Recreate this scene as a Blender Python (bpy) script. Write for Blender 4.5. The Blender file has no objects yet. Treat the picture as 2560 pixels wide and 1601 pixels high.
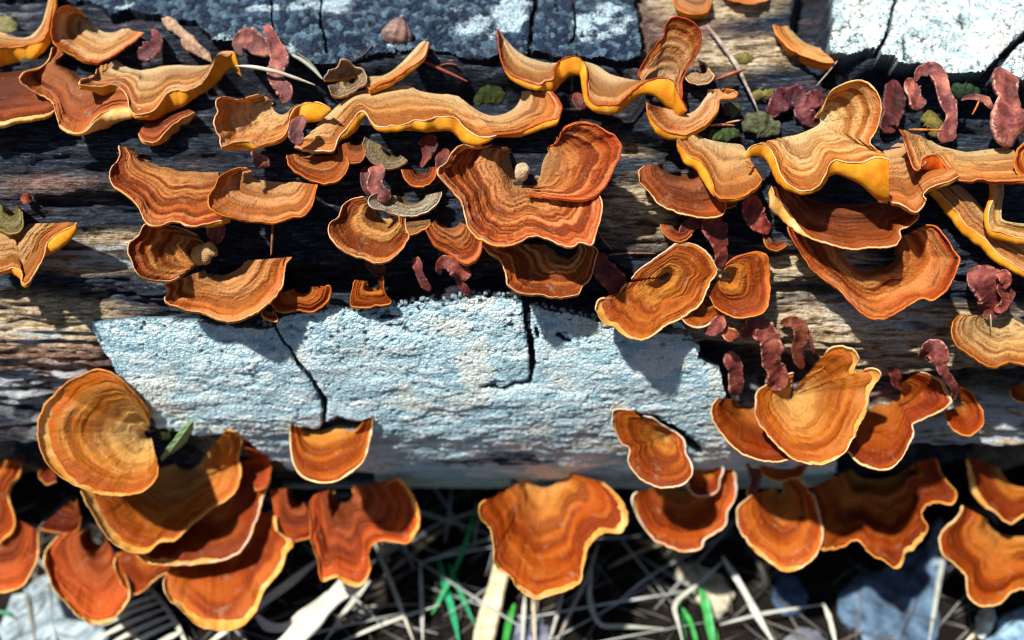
import bpy, math, random
import numpy as np
from mathutils import Vector

# ------------------------------------------------------------------ camera, sky, sun, exposure
TH = math.radians(38.0)          # camera looks down by this much
S = 0.00015                      # metres per working unit
D = 2000.0                       # camera distance from the log's face, working units
CT, ST = math.cos(TH), math.sin(TH)
YC, WC, RL = 300.0, -850.0, 850.0          # log axis and radius in the tilted frame
UPG = YC*CT + WC*ST - RL + 28.0            # height of the ground along world up
ZOFF = -UPG

scene = bpy.context.scene
COL = scene.collection

def world(X, Y, W):
    """tilted working frame (right, up-slope, towards viewer) -> metres, Z up, ground at 0"""
    X = np.asarray(X, float); Y = np.asarray(Y, float); W = np.asarray(W, float)
    return np.stack([X*S, (Y*ST - W*CT)*S, (Y*CT + W*ST + ZOFF)*S], -1)

cam_d = bpy.data.cameras.new('camera'); cam = bpy.data.objects.new('camera', cam_d)
COL.objects.link(cam); scene.camera = cam
cam.location = Vector(world(0, 0, D)); cam.rotation_euler = (math.pi/2 - TH, 0, 0)
cam_d.sensor_width = 36; cam_d.lens = 36*D/2560; cam_d.clip_start = 0.01; cam_d.clip_end = 300
cam_d.dof.use_dof = True; cam_d.dof.focus_distance = (D-110)*S; cam_d.dof.aperture_fstop = 4.2
scene.cycles.filter_width = 1.15; scene.render.resolution_x = 1024; scene.render.resolution_y = 640

LX, LY, LW = 0.40, -0.54, -0.72            # sunlight travel direction in the tilted frame
sd = Vector((LX, LY*ST - LW*CT, LY*CT + LW*ST)).normalized()
SUN_EL = math.asin(-sd.z); SUN_AZ = math.atan2(-sd.x, -sd.y)   # azimuth from +Y, clockwise
wd = bpy.data.worlds.new('World'); scene.world = wd; wd.use_nodes = True
nt = wd.node_tree; nt.nodes.clear()
sky = nt.nodes.new('ShaderNodeTexSky'); sky.sky_type = 'NISHITA'; sky.sun_disc = False
sky.sun_elevation = SUN_EL; sky.sun_rotation = SUN_AZ
bg = nt.nodes.new('ShaderNodeBackground'); bg.inputs[1].default_value = 0.05
wo = nt.nodes.new('ShaderNodeOutputWorld')
nt.links.new(sky.outputs[0], bg.inputs[0]); nt.links.new(bg.outputs[0], wo.inputs[0])
sl = bpy.data.lights.new('sun', 'SUN'); sl.energy = 5.0; sl.angle = math.radians(2.0); sl.color = (1, .94, .84)
so = bpy.data.objects.new('sun', sl); COL.objects.link(so)
so.rotation_euler = sd.to_track_quat('-Z', 'Y').to_euler(); so.location = (0, 0, 1)
vs = scene.view_settings; vs.view_transform = 'Standard'; vs.look = 'None'; vs.exposure = 0.62; vs.gamma = 1.0
vs.use_curve_mapping = False

# ------------------------------------------------------------------ noise helpers
rnd = random.Random(7)
def _h(ix, iy, seed):
    n = (ix.astype(np.int64)*374761393 + iy.astype(np.int64)*668265263 + int(seed)*2147483647) & 0xffffffff
    n = ((n ^ (n >> 13))*1274126177) & 0xffffffff
    n = ((n ^ (n >> 16))*2246822519) & 0xffffffff
    return ((n ^ (n >> 15)) & 0xffffff)/float(0xffffff)
def vnoise(x, y, seed=0):
    x = np.asarray(x, float); y = np.asarray(y, float)
    x, y = np.broadcast_arrays(x, y)
    ix = np.floor(x); iy = np.floor(y); fx = x-ix; fy = y-iy
    fx = fx*fx*(3-2*fx); fy = fy*fy*(3-2*fy)
    a = _h(ix, iy, seed); b = _h(ix+1, iy, seed); c = _h(ix, iy+1, seed); d = _h(ix+1, iy+1, seed)
    return (a*(1-fx)+b*fx)*(1-fy) + (c*(1-fx)+d*fx)*fy
def fbm(x, y, seed=0, o=4):
    r = 0; a = 1; t = 0
    for k in range(o):
        r = r + a*vnoise(np.asarray(x)*2**k, np.asarray(y)*2**k, seed+k*17); t += a; a *= .5
    return r/t
def worley(x, y, seed=0):
    ix = np.floor(x); iy = np.floor(y)
    f1 = np.full(x.shape, 9.); f2 = np.full(x.shape, 9.); rr = np.zeros(x.shape)
    for dx in (-1, 0, 1):
        for dy in (-1, 0, 1):
            cx = ix+dx; cy = iy+dy
            d = np.hypot(cx+_h(cx, cy, seed)-x, cy+_h(cx, cy, seed+5)-y)
            m = d < f1
            f2 = np.where(m, f1, np.minimum(f2, d)); rr = np.where(m, _h(cx, cy, seed+9), rr); f1 = np.where(m, d, f1)
    return f1, f2, rr
def smooth(a, b, x):
    t = np.clip((np.asarray(x, float)-a)/(b-a), 0, 1); return t*t*(3-2*t)

# ------------------------------------------------------------------ geometry helpers
def cylw(px, py):
    """depth of the log's face along the sight line through an image position"""
    a = 800.5-np.asarray(py, float)
    A = a*a+D*D; B = -2*(a*YC + D*(D-WC)); C = YC*YC+(D-WC)**2-RL*RL
    disc = B*B-4*A*C
    tau = np.where(disc > 0, (-B-np.sqrt(np.maximum(disc, 0)))/(2*A), -B/(2*A))
    return D-D*tau
def P(px, py, w):
    f = (D-np.asarray(w, float))/D
    return world((np.asarray(px, float)-1280)*f, (800.5-np.asarray(py, float))*f, w)
def gw(px, py, h=0):
    """depth of a point lying h above the ground on the sight line through an image position"""
    a = 800.5-np.asarray(py, float)
    return (UPG+h-a*CT)/(ST-a*CT/D)
def project(X, Y, W):
    f = D/(D-W); return X*f+1280, 800.5-Y*f
def inpoly(x, y, poly):
    r = np.zeros(x.shape, bool); n = len(poly)
    for i in range(n):
        x0, y0 = poly[i]; x1, y1 = poly[(i+1) % n]
        if y0 == y1: continue
        c = (y0 > y) != (y1 > y)
        r ^= c & (x < (x1-x0)*(y-y0)/(y1-y0)+x0)
    return r
def polydist(x, y, pl):
    """distance to a polyline of (x,y,width); returns distance and local width"""
    best = np.full(x.shape, 1e9); wid = np.zeros(x.shape)
    for (a, b, wa), (c, d, wb) in zip(pl, pl[1:]):
        L2 = (c-a)**2+(d-b)**2+1e-9
        t = np.clip(((x-a)*(c-a)+(y-b)*(d-b))/L2, 0, 1)
        ds = np.hypot(x-a-t*(c-a), y-b-t*(d-b)); m = ds < best
        best = np.where(m, ds, best); wid = np.where(m, wa+(wb-wa)*t, wid)
    return best, wid
def spline(pts, n):
    """chord-parametrised cubic through the rows of pts, n samples evenly spread"""
    p = np.asarray(pts, float); m = len(p)
    if m == 1: return np.repeat(p, n, 0)
    dd = np.sqrt(np.maximum(np.linalg.norm(np.diff(p[:, :2], axis=0), axis=1), 1e-3)) if True else 0
    k = np.concatenate([[0], np.cumsum(dd)])
    tg = np.zeros_like(p)
    for i in range(m):
        if i == 0: tg[i] = (p[1]-p[0])/(k[1]-k[0])
        elif i == m-1: tg[i] = (p[-1]-p[-2])/(k[-1]-k[-2])
        else:
            a = (p[i]-p[i-1])/(k[i]-k[i-1]); b = (p[i+1]-p[i])/(k[i+1]-k[i])
            h0 = k[i]-k[i-1]; h1 = k[i+1]-k[i]; tg[i] = (a*h1+b*h0)/(h0+h1)
    def ev(u):
        j = np.clip(np.searchsorted(k, u, 'right')-1, 0, m-2)
        h = (k[j+1]-k[j]); s = ((u-k[j])/h)[:, None]; h = h[:, None]
        return ((2*s**3-3*s**2+1)*p[j] + (s**3-2*s**2+s)*h*tg[j] + (-2*s**3+3*s**2)*p[j+1] + (s**3-s**2)*h*tg[j+1])
    uf = np.linspace(0, k[-1], n*6); q = ev(uf)
    L = np.concatenate([[0], np.cumsum(np.linalg.norm(np.diff(q[:, :2], axis=0), axis=1)+.02)])
    return ev(np.interp(np.linspace(0, L[-1], n), L, uf))

def new_mesh(name, V, F, mat=None, smooth_sh=True, attrs=None):
    me = bpy.data.meshes.new(name)
    V = np.asarray(V, float); F = np.asarray(F, np.int32)
    k = F.shape[1]
    me.vertices.add(len(V)); me.vertices.foreach_set('co', V.astype(np.float32).ravel())
    me.loops.add(F.size); me.loops.foreach_set('vertex_index', F.ravel())
    me.polygons.add(len(F)); me.polygons.foreach_set('loop_start', np.arange(0, F.size, k, dtype=np.int32))
    me.polygons.foreach_set('loop_total', np.full(len(F), k, np.int32))
    me.polygons.foreach_set('use_smooth', np.full(len(F), smooth_sh, bool))
    for an, av in (attrs or {}).items():
        at = me.attributes.new(an, 'FLOAT', 'POINT'); at.data.foreach_set('value', np.asarray(av, np.float32).ravel())
    me.update(calc_edges=True); me.validate()
    if mat: me.materials.append(mat)
    return me
def obj(name, me, parent=None, color=None):
    o = bpy.data.objects.new(name, me); COL.objects.link(o)
    if parent is not None: o.parent = parent
    if color: o.color = (*color, 1)
    return o
def tag(o, label=None, cat=None, group=None, kind=None):
    if label: o['label'] = label
    if cat: o['category'] = cat
    if group: o['group'] = group
    if kind: o['kind'] = kind
    return o
def empty(name, loc):
    o = bpy.data.objects.new(name, None); COL.objects.link(o); o.location = loc
    o.empty_display_size = .01; return o
def gridF(nr, nc):
    i = np.arange(nr-1)[:, None]*nc + np.arange(nc-1)[None, :]
    return np.stack([i, i+1, i+nc+1, i+nc], -1).reshape(-1, 4)

# ------------------------------------------------------------------ materials
def mk(name):
    m = bpy.data.materials.new(name); m.use_nodes = True; t = m.node_tree
    for n in list(t.nodes):
        if n.type != 'OUTPUT_MATERIAL' and n.type != 'BSDF_PRINCIPLED': t.nodes.remove(n)
    return m, t, t.nodes['Principled BSDF'], t.nodes['Material Output']
class NG:
    def __init__(s, t): s.t = t
    def n(s, ty, **kw):
        x = s.t.nodes.new(ty)
        for k, v in kw.items(): setattr(x, k, v)
        return x
    def l(s, a, b): s.t.links.new(a, b)
    def attr(s, nm): return s.n('ShaderNodeAttribute', attribute_name=nm).outputs['Fac']
    def pos(s, sx, sy, sz):
        tc = s.n('ShaderNodeTexCoord'); mp = s.n('ShaderNodeMapping')
        mp.inputs['Scale'].default_value = (sx/S, sy/S, sz/S); s.l(tc.outputs['Object'], mp.inputs[0]); return mp.outputs[0]
    def noise(s, vec, scale=1, det=3, rough=.55, dist=0):
        x = s.n('ShaderNodeTexNoise'); x.inputs['Scale'].default_value = scale; x.inputs['Detail'].default_value = det
        x.inputs['Roughness'].default_value = rough; x.inputs['Distortion'].default_value = dist
        if vec is not None: s.l(vec, x.inputs['Vector'])
        return x.outputs['Fac']
    def ramp(s, fac, stops, interp='LINEAR'):
        r = s.n('ShaderNodeValToRGB'); cr = r.color_ramp; cr.interpolation = interp
        while len(cr.elements) < len(stops): cr.elements.new(.5)
        for e, (p, c) in zip(cr.elements, stops):
            e.position = p; e.color = (*c, 1) if len(c) == 3 else c
        s.l(fac, r.inputs[0]); return r.outputs[0]
    def map(s, v, a, b, c=0, d=1):
        x = s.n('ShaderNodeMapRange'); x.inputs[1].default_value = a; x.inputs[2].default_value = b
        x.inputs[3].default_value = c; x.inputs[4].default_value = d; s.l(v, x.inputs[0]); return x.outputs[0]
    def math(s, op, a, b=None):
        x = s.n('ShaderNodeMath', operation=op)
        for i, v in enumerate((a, b)):
            if v is None: continue
            if isinstance(v, (int, float)): x.inputs[i].default_value = v
            else: s.l(v, x.inputs[i])
        return x.outputs[0]
    def mix(s, fac, a, b, bt='MIX'):
        x = s.n('ShaderNodeMix', data_type='RGBA', blend_type=bt)
        if isinstance(fac, (int, float)): x.inputs[0].default_value = fac
        else: s.l(fac, x.inputs[0])
        for i, v in ((6, a), (7, b)):
            if isinstance(v, tuple): x.inputs[i].default_value = (*v, 1)
            else: s.l(v, x.inputs[i])
        return x.outputs[2]
    def bump(s, h, strength, dist, bs):
        b = s.n('ShaderNodeBump'); b.inputs['Strength'].default_value = strength; b.inputs['Distance'].default_value = dist*S
        s.l(h, b.inputs['Height']); s.l(b.outputs[0], bs.inputs['Normal'])

def cap_mat(name, ramp, line, pale, rough=.75, fuzz=.6, sheen=.0, linew=.55, palew=.5):
    m, t, bs, out = mk(name); g = NG(t)
    tt = g.attr('zone'); bb = g.attr('band'); rd = g.attr('edge'); fine = g.attr('fine')
    big = g.noise(g.pos(.012, .012, .012), 1, 3)
    sm = g.noise(g.pos(.16, .16, .16), 1, 3, .65)
    tz = g.math('ADD', tt, g.map(big, .3, .7, -.10, .10))
    c = g.ramp(tz, ramp)
    c = g.mix(g.math('MULTIPLY', g.math('MULTIPLY', g.map(bb, .50, .28, 0, 1), g.map(tt, .05, .4, .3, 1)), linew), c, line)           # dark zones
    c = g.mix(g.math('MULTIPLY', g.map(bb, .56, .78, 0, 1), palew), c, pale)            # pale zones
    fw = g.math('MULTIPLY', g.map(fine, .42, .22, 0, linew*.8), g.map(tt, .05, .35, .25, 1))
    c = g.mix(fw, c, line)
    c = g.mix(g.map(sm, .3, .72, 0, .55*fuzz), c, g.mix(1.0, c, (.62, .50, .42), 'MULTIPLY'))
    hair = g.noise(g.pos(.30, .30, .30), 1, 3, .75)
    c = g.mix(g.map(hair, .54, .72, 0, .42*min(1, fuzz+.25)), c, pale)
    c = g.mix(g.map(hair, .46, .30, 0, .55*min(1, fuzz+.2)), c, line)
    worn = g.noise(g.pos(.028, .028, .028), 1, 5, .7)
    c = g.mix(g.map(worn, .58, .70, 0, .38), c, (.42, .30, .19))
    c = g.mix(g.map(worn, .40, .28, 0, .45), c, line)
    sp = g.noise(g.pos(.11, .11, .11), 1, 1, .5)
    c = g.mix(g.map(sp, .74, .78, 0, .6), c, (.06, .025, .01))                         # dark specks
    oi = g.n('ShaderNodeObjectInfo')
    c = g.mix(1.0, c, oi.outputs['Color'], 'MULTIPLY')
    g.l(c, bs.inputs['Base Color']); bs.inputs['Roughness'].default_value = rough
    bs.inputs['Specular IOR Level'].default_value = .14
    hh = g.math('ADD', g.math('ADD', g.math('MULTIPLY', sm, fuzz*2.2), g.math('MULTIPLY', hair, fuzz*1.2)), g.math('MULTIPLY', fine, 2.0))
    g.bump(hh, 1.0, 3.2, bs)
    tr = g.n('ShaderNodeBsdfTranslucent'); g.l(c, tr.inputs[0])
    mx = g.n('ShaderNodeMixShader'); mx.inputs[0].default_value = .13
    g.l(bs.outputs[0], mx.inputs[1]); g.l(tr.outputs[0], mx.inputs[2]); g.l(mx.outputs[0], out.inputs[0])
    return m
def simple_mat(name, c0, c1, sc=(.03, .03, .03), rough=.6, spec=.3, bump=.4, bd=3, bsc=None, trans=0, det=4, tint=False, c2=None):
    m, t, bs, out = mk(name); g = NG(t)
    n = g.noise(g.pos(*sc), 1, det, .6)
    c = g.ramp(n, [(.3, c0), (.7, c1)] if c2 is None else [(.28, c0), (.5, c1), (.72, c2)])
    if tint:
        oi = g.n('ShaderNodeObjectInfo'); c = g.mix(1.0, c, oi.outputs['Color'], 'MULTIPLY')
    g.l(c, bs.inputs['Base Color']); bs.inputs['Roughness'].default_value = rough; bs.inputs['Specular IOR Level'].default_value = spec
    b = g.noise(g.pos(*(bsc or [k*4 for k in sc])), 1, 3); g.bump(b, bump, bd, bs)
    if trans:
        tr = g.n('ShaderNodeBsdfTranslucent'); g.l(c, tr.inputs[0]); mx = g.n('ShaderNodeMixShader'); mx.inputs[0].default_value = trans
        g.l(bs.outputs[0], mx.inputs[1]); g.l(tr.outputs[0], mx.inputs[2]); g.l(mx.outputs[0], out.inputs[0])
    return m

CAP = {
 'T': cap_mat('cap_tan', [(0, (.58, .50, .31)), (.2, (.56, .38, .19)), (.55, (.54, .265, .085)), (.84, (.52, .18, .036)), (1, (.52, .12, .02))], (.19, .052, .009), (.72, .46, .24), linew=.62, palew=.6),
 'R': cap_mat('cap_rust', [(0, (.42, .26, .11)), (.3, (.45, .17, .045)), (.65, (.46, .12, .02)), (.9, (.46, .085, .014)), (1, (.48, .055, .012))], (.14, .018, .004), (.66, .30, .12), linew=.8, palew=.65),
 'O': cap_mat('cap_orange', [(0, (.54, .31, .08)), (.2, (.48, .18, .022)), (.5, (.38, .083, .005)), (.85, (.33, .057, .003)), (1, (.48, .11, .008))], (.13, .014, .0015), (.54, .18, .025), rough=.5, fuzz=.3, linew=.62, palew=.45),
 'G': cap_mat('cap_golden', [(0, (.66, .48, .22)), (.28, (.62, .38, .12)), (.55, (.52, .20, .025)), (.85, (.44, .11, .006)), (1, (.50, .13, .010))], (.20, .03, .003), (.66, .36, .11), rough=.5, fuzz=.25, linew=.45, palew=.35),
 'D': cap_mat('cap_dark', [(0, (.10, .04, .015)), (.35, (.20, .05, .012)), (.7, (.34, .07, .011)), (1, (.46, .10, .014))], (.09, .015, .004), (.42, .13, .04), rough=.55, fuzz=.3, linew=.6, palew=.4),  # dark red caps; the near-black centre also paints shade inside bowls
 'H': cap_mat('cap_hairy', [(0, (.14, .09, .04)), (.4, (.34, .28, .16)), (.8, (.50, .45, .32)), (1, (.42, .25, .12))], (.10, .06, .03), (.62, .58, .46), rough=.9, fuzz=1.3),
}
UNDER = simple_mat('pore_yellow', (.62, .17, .006), (.82, .33, .016), (.022, .022, .022), rough=.6, spec=.2, bump=.55, bd=3, trans=.22, tint=True, c2=(.90, .47, .05), bsc=(.06, .06, .06))
MARGIN = simple_mat('margin', (.55, .42, .30), (1.0, 1.0, 1.0), (.035, .035, .035), rough=.6, spec=.2, bump=.2, bd=1, trans=.15, tint=True)
# ------------------------------------------------------------------ the ground
def ground():
    xs = np.unique(np.concatenate([-np.geomspace(3000, 3e5, 14), np.linspace(-3000, 3000, 260), np.geomspace(3000, 3e5, 14)]))
    ys = np.unique(np.concatenate([-np.geomspace(2400, 3e5, 14), np.linspace(-2400, 2600, 220), np.geomspace(2600, 3e5, 14)]))
    gx, gy = np.meshgrid(xs, ys)
    h = (fbm(gx/160, gy/160, 3, 4)-.5)*70 + (fbm(gx/30, gy/30, 8, 3)-.5)*26
    V = np.stack([gx*S, gy*S, h*S], -1).reshape(-1, 3)
    m = simple_mat('soil', (.004, .0035, .004), (.018, .014, .012), (.02, .02, .02), rough=.95, spec=.1, bump=.8, bd=8)
    o = obj('ground', new_mesh('ground', V, gridF(len(ys), len(xs)), m)); tag(o, 'dark damp soil under the log', kind='structure')
ground()

# ------------------------------------------------------------------ the log
LOG = empty('fallen_log', Vector(world(0, YC, WC)))
tag(LOG, 'fallen rotting log with peeling pale grey bark, covered in orange bracket fungi', 'log')
L0 = np.array(LOG.location)
GROOVES = [  # polylines over the face (x, y, width), depth
 ([(-300, 735, 7), (250, 736, 7), (430, 738, 5)], 26), ([(1900, 722, 6), (1990, 722, 18), (2075, 732, 14)], 34),
 ([(1930, 628, 4), (2010, 632, 10), (2065, 640, 5)], 16), ([(2150, 975, 8), (2290, 958, 30), (2450, 965, 38), (2900, 950, 36)], 46),
 ([(560, 690, 20), (760, 712, 46), (1000, 690, 62), (1250, 690, 52), (1500, 715, 60), (1660, 760, 30)], 66),
 ([(250, 205, 30), (500, 185, 50), (900, 235, 66), (1250, 250, 70), (1560, 240, 60)], 62),
 ([(2040, -60, 40), (2030, 60, 55), (2060, 150, 40)], 56), ([(2080, 190, 30), (2200, 215, 60), (2400, 260, 66), (2800, 270, 66)], 66),
 ([(1590, -80, 20), (1600, 100, 24), (1640, 200, 26)], 30),
 ([(1765, 880, 40), (1830, 930, 80), (1960, 950, 80), (2020, 930, 40)], 70),
 ([(1450, 505, 10), (1600, 560, 26), (1900, 570, 30)], 24), ([(560, 590, 40), (640, 600, 60), (760, 650, 40)], 34),
 ([(-200, 1120, 20), (180, 1125, 40), (500, 1110, 40)], 40), ([(2000, 1140, 30), (2300, 1160, 50), (2700, 1150, 50)], 60),
 ([(1940, 645, 5), (2400, 700, 7)], 8), ([(100, 500, 14), (340, 505, 30), (520, 590, 20)], 26),
 ([(1650, 180, 10), (1800, 215, 16), (2000, 245, 16)], 14), ([(1500, 330, 30), (1700, 380, 30), (1760, 480, 30)], 30),
]
TAN = [(110, 800, 170, 60, 1), (2000, 820, 240, 60, .9), (1850, 700, 200, 50, .8), (300, 600, 150, 30, .5), (2300, 800, 220, 40, .9), (2150, 870, 330, 75, 1), (2020, 655, 150, 50, .8), (1590, 530, 110, 75, .75), (1790, 15, 150, 36, .9), (1850, 135, 130, 44, .9),
       (190, 660, 190, 28, .6), (2450, 1055, 240, 55, .7), (60, 780, 130, 50, .95), (140, 830, 120, 60, .5), (700, 1100, 60, 60, .7), (1540, 365, 90, 22, .7), (560, 1110, 90, 40, .6)]
BROWN = [(90, 880, 190, 90, 1), (1700, 60, 110, 110, .8), (2250, 985, 260, 50, .6), (1240, 660, 120, 40, .3), (2020, 850, 120, 40, .5), (120, 460, 130, 26, .5)]
PALE = [(2400, 1060, 320, 50, 1), (150, 640, 260, 34, .7), (2150, 760, 230, 30, .6), (1960, 1060, 140, 70, .8), (330, 655, 160, 24, .6), (60, 980, 180, 70, .8), (230, 1060, 160, 50, .8), (2450, 1050, 260, 46, .9), (2230, 800, 170, 22, .6), (80, 850, 90, 18, .9), (20, 640, 100, 30, .6), (2300, 860, 140, 40, .4), (40, 35, 110, 70, .3)]
def blobs(px, py, bl):
    v = np.zeros(px.shape)
    for x, y, a, b, k in bl: v = np.maximum(v, k*np.exp(-((px-x)/a)**2-((py-y)/b)**2))
    return v
def logpos(X, ph, off=0.0):
    """point on the log at length X, angle ph, lifted by off along its radius"""
    r = RL+off; return X, YC+r*np.sin(ph), WC+r*np.cos(ph)
def log_wood():
    xf = np.arange(-1640, 1641, 6.0)
    xs = np.concatenate([np.arange(-3400, -1640, 60.0), xf, np.arange(1700, 3401, 60.0)])
    ph = np.concatenate([np.radians(np.arange(-180, -104, 6.0)), np.arange(math.radians(-104), math.radians(62), 5.5/RL), np.radians(np.arange(63, 180.1, 4.5))])
    X, A = np.meshgrid(xs, ph)
    _, Y, W = logpos(X, A); px, py = project(X, Y, W)
    arc = A*RL
    f1 = fbm(X/170, arc/13, 21, 4)-.5
    f2 = fbm(X/55, arc/6.5, 31, 3)-.5
    big = fbm(X/420, arc/95, 41, 3)-.5
    h = big*50 + f1*34 + f2*15
    # long steps where layers of wood have split away
    h += 9*(smooth(.48, .52, fbm(X/330+3, arc/42, 51, 3))-.5) + 6*(smooth(.5, .53, fbm(X/150, arc/20, 57, 3))-.5)
    wob = (fbm(X/90, arc/90, 61, 3)-.5)*26
    for pl, dep in GROOVES:
        dd, wd_ = polydist(px, py+wob, pl)
        h -= dep*(1.7 if dep > 40 else 1.15)*(1-smooth(.55, 1.1, dd/np.maximum(wd_, 1)))
    h += 62*np.exp(-((px-2480)/330)**2-((py-1078)/42)**2)+40*np.exp(-((px-60)/200)**2-((py-1085)/36)**2)+30*np.exp(-((px-2150)/420)**2-((py-830)/48)**2)
    h -= 34*smooth(900, 1300, np.abs(X))*smooth(-.15, -.8, A)
    _, Y, W = logpos(X, A, h)
    V = world(X, Y, W).reshape(-1, 3)-L0
    nz = (fbm(X/200, arc/40, 71, 4)-.5)*.5
    att = {'tan': np.clip(blobs(px, py, TAN)*1.15+nz*.6, 0, 1)*(np.abs(X) < 1500) + .25*(np.abs(X) >= 1500),
           'brown': np.clip(blobs(px, py, BROWN)+nz*.5, 0, 1),
           'pale': np.clip(blobs(px, py, PALE)*smooth(.32, .50, fbm(X/60, arc/12, 77, 3)), 0, 1),
           'fibre': np.clip(f1+.5, 0, 1), 'fine': np.clip(f2+.5, 0, 1)}
    m, t, bs, out = mk('weathered_wood'); g = NG(t)
    fb = g.attr('fibre'); fi = g.attr('fine')
    gr = g.noise(g.pos(.012, .14, .14), 1, 5, .65); gr2 = g.noise(g.pos(.05, .4, .4), 1, 3, .6)
    sh = g.noise(g.pos(.035, .13, .13), 1, 4, .7); sh2 = g.noise(g.pos(.11, .17, .17), 1, 3, .6)
    gr = g.math('ADD', g.math('MULTIPLY', gr, .58), g.math('MULTIPLY', sh, .42))
    base = g.ramp(gr, [(.40, (.003, .005, .009)), (.48, (.013, .021, .038)), (.57, (.045, .064, .095)), (.67, (.24, .27, .28))])
    tanc = g.ramp(gr, [(.34, (.10, .045, .014)), (.45, (.34, .23, .12)), (.53, (.64, .53, .36)), (.62, (.82, .77, .64))])
    brn = g.ramp(gr, [(.34, (.04, .018, .012)), (.47, (.30, .15, .10)), (.60, (.68, .46, .34))])
    pal = g.ramp(gr2, [(.3, (.36, .40, .45)), (.7, (.68, .72, .72))])
    c = g.mix(g.attr('brown'), base, brn); c = g.mix(g.map(g.attr('tan'), .12, .6), c, tanc)
    c = g.mix(g.map(g.attr('pale'), .2, .5), c, pal)
    c = g.mix(g.map(fi, .44, .26, 0, .75), c, (.015, .012, .012))
    c = g.mix(g.map(gr2, .36, .24, 0, .7), c, (.02, .014, .012))
    c = g.mix(g.map(sh2, .42, .30, 0, .85), c, (.010, .009, .011))
    g.l(c, bs.inputs['Base Color']); bs.inputs['Roughness'].default_value = .85; bs.inputs['Specular IOR Level'].default_value = .2
    g.bump(g.math('ADD', g.math('ADD', gr, gr2), sh2), 1.0, 8, bs)
    o = obj('wood', new_mesh('wood', V, gridF(len(ph), len(xs)), m, True, {k: v.ravel() for k, v in att.items()}), LOG)
    # sawn ends
    for sx in (0, -1):
        idx = np.arange(len(ph))*len(xs)+(0 if sx == 0 else len(xs)-1)
        ring = V[idx]; cc = ring.mean(0)[None]
        VV = np.concatenate([ring, cc]); n = len(ring)
        F = np.stack([np.arange(n), (np.arange(n)+1) % n, np.full(n, n)], -1)
        obj('log_end', new_mesh('log_end', VV, F, m, False), LOG)
log_wood()

# bark plates: shells of cracked bark lying on the wood, with open cracks and real edges
def bark_mat(name, cols, dark, patch, pthr, wear):
    m, t, bs, out = mk(name); g = NG(t)
    cr = g.attr('crack'); ce = g.attr('cell'); pa = g.attr('patch')
    n1 = g.noise(g.pos(.02, .03, .03), 1, 4, .6); n2 = g.noise(g.pos(.14, .2, .2), 1, 4, .7)
    n3 = g.noise(g.pos(.004, .02, .02), 1, 5, .65)
    v = g.math('ADD', g.math('MULTIPLY', ce, .42), g.math('ADD', g.math('MULTIPLY', n1, .34), g.math('MULTIPLY', n2, .26)))
    c = g.ramp(v, [(.26, cols[0]), (.48, cols[1]), (.72, cols[2])])
    c = g.mix(g.map(g.math('ADD', pa, g.map(n2, 0, 1, -.12, .12)), pthr, pthr+.06), c, g.mix(g.map(n2, .35, .65), patch[0], patch[1]))
    c = g.mix(g.map(n3, .54, .70, 0, .8), c, wear)
    c = g.mix(g.map(n2, .36, .22, 0, .75), c, dark)
    c = g.mix(g.map(cr, .42, .98), c, dark)
    g.l(c, bs.inputs['Base Color']); bs.inputs['Roughness'].default_value = .8; bs.inputs['Specular IOR Level'].default_value = .25
    vo = g.n('ShaderNodeTexVoronoi', feature='DISTANCE_TO_EDGE'); vo.inputs['Scale'].default_value = 1
    g.l(g.pos(.07, .12, .12), vo.inputs['Vector'])
    hh = g.math('ADD', g.map(vo.outputs['Distance'], 0, .18), g.math('MULTIPLY', n2, 1.6))
    g.bump(hh, .8, 4, bs)
    return m
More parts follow.
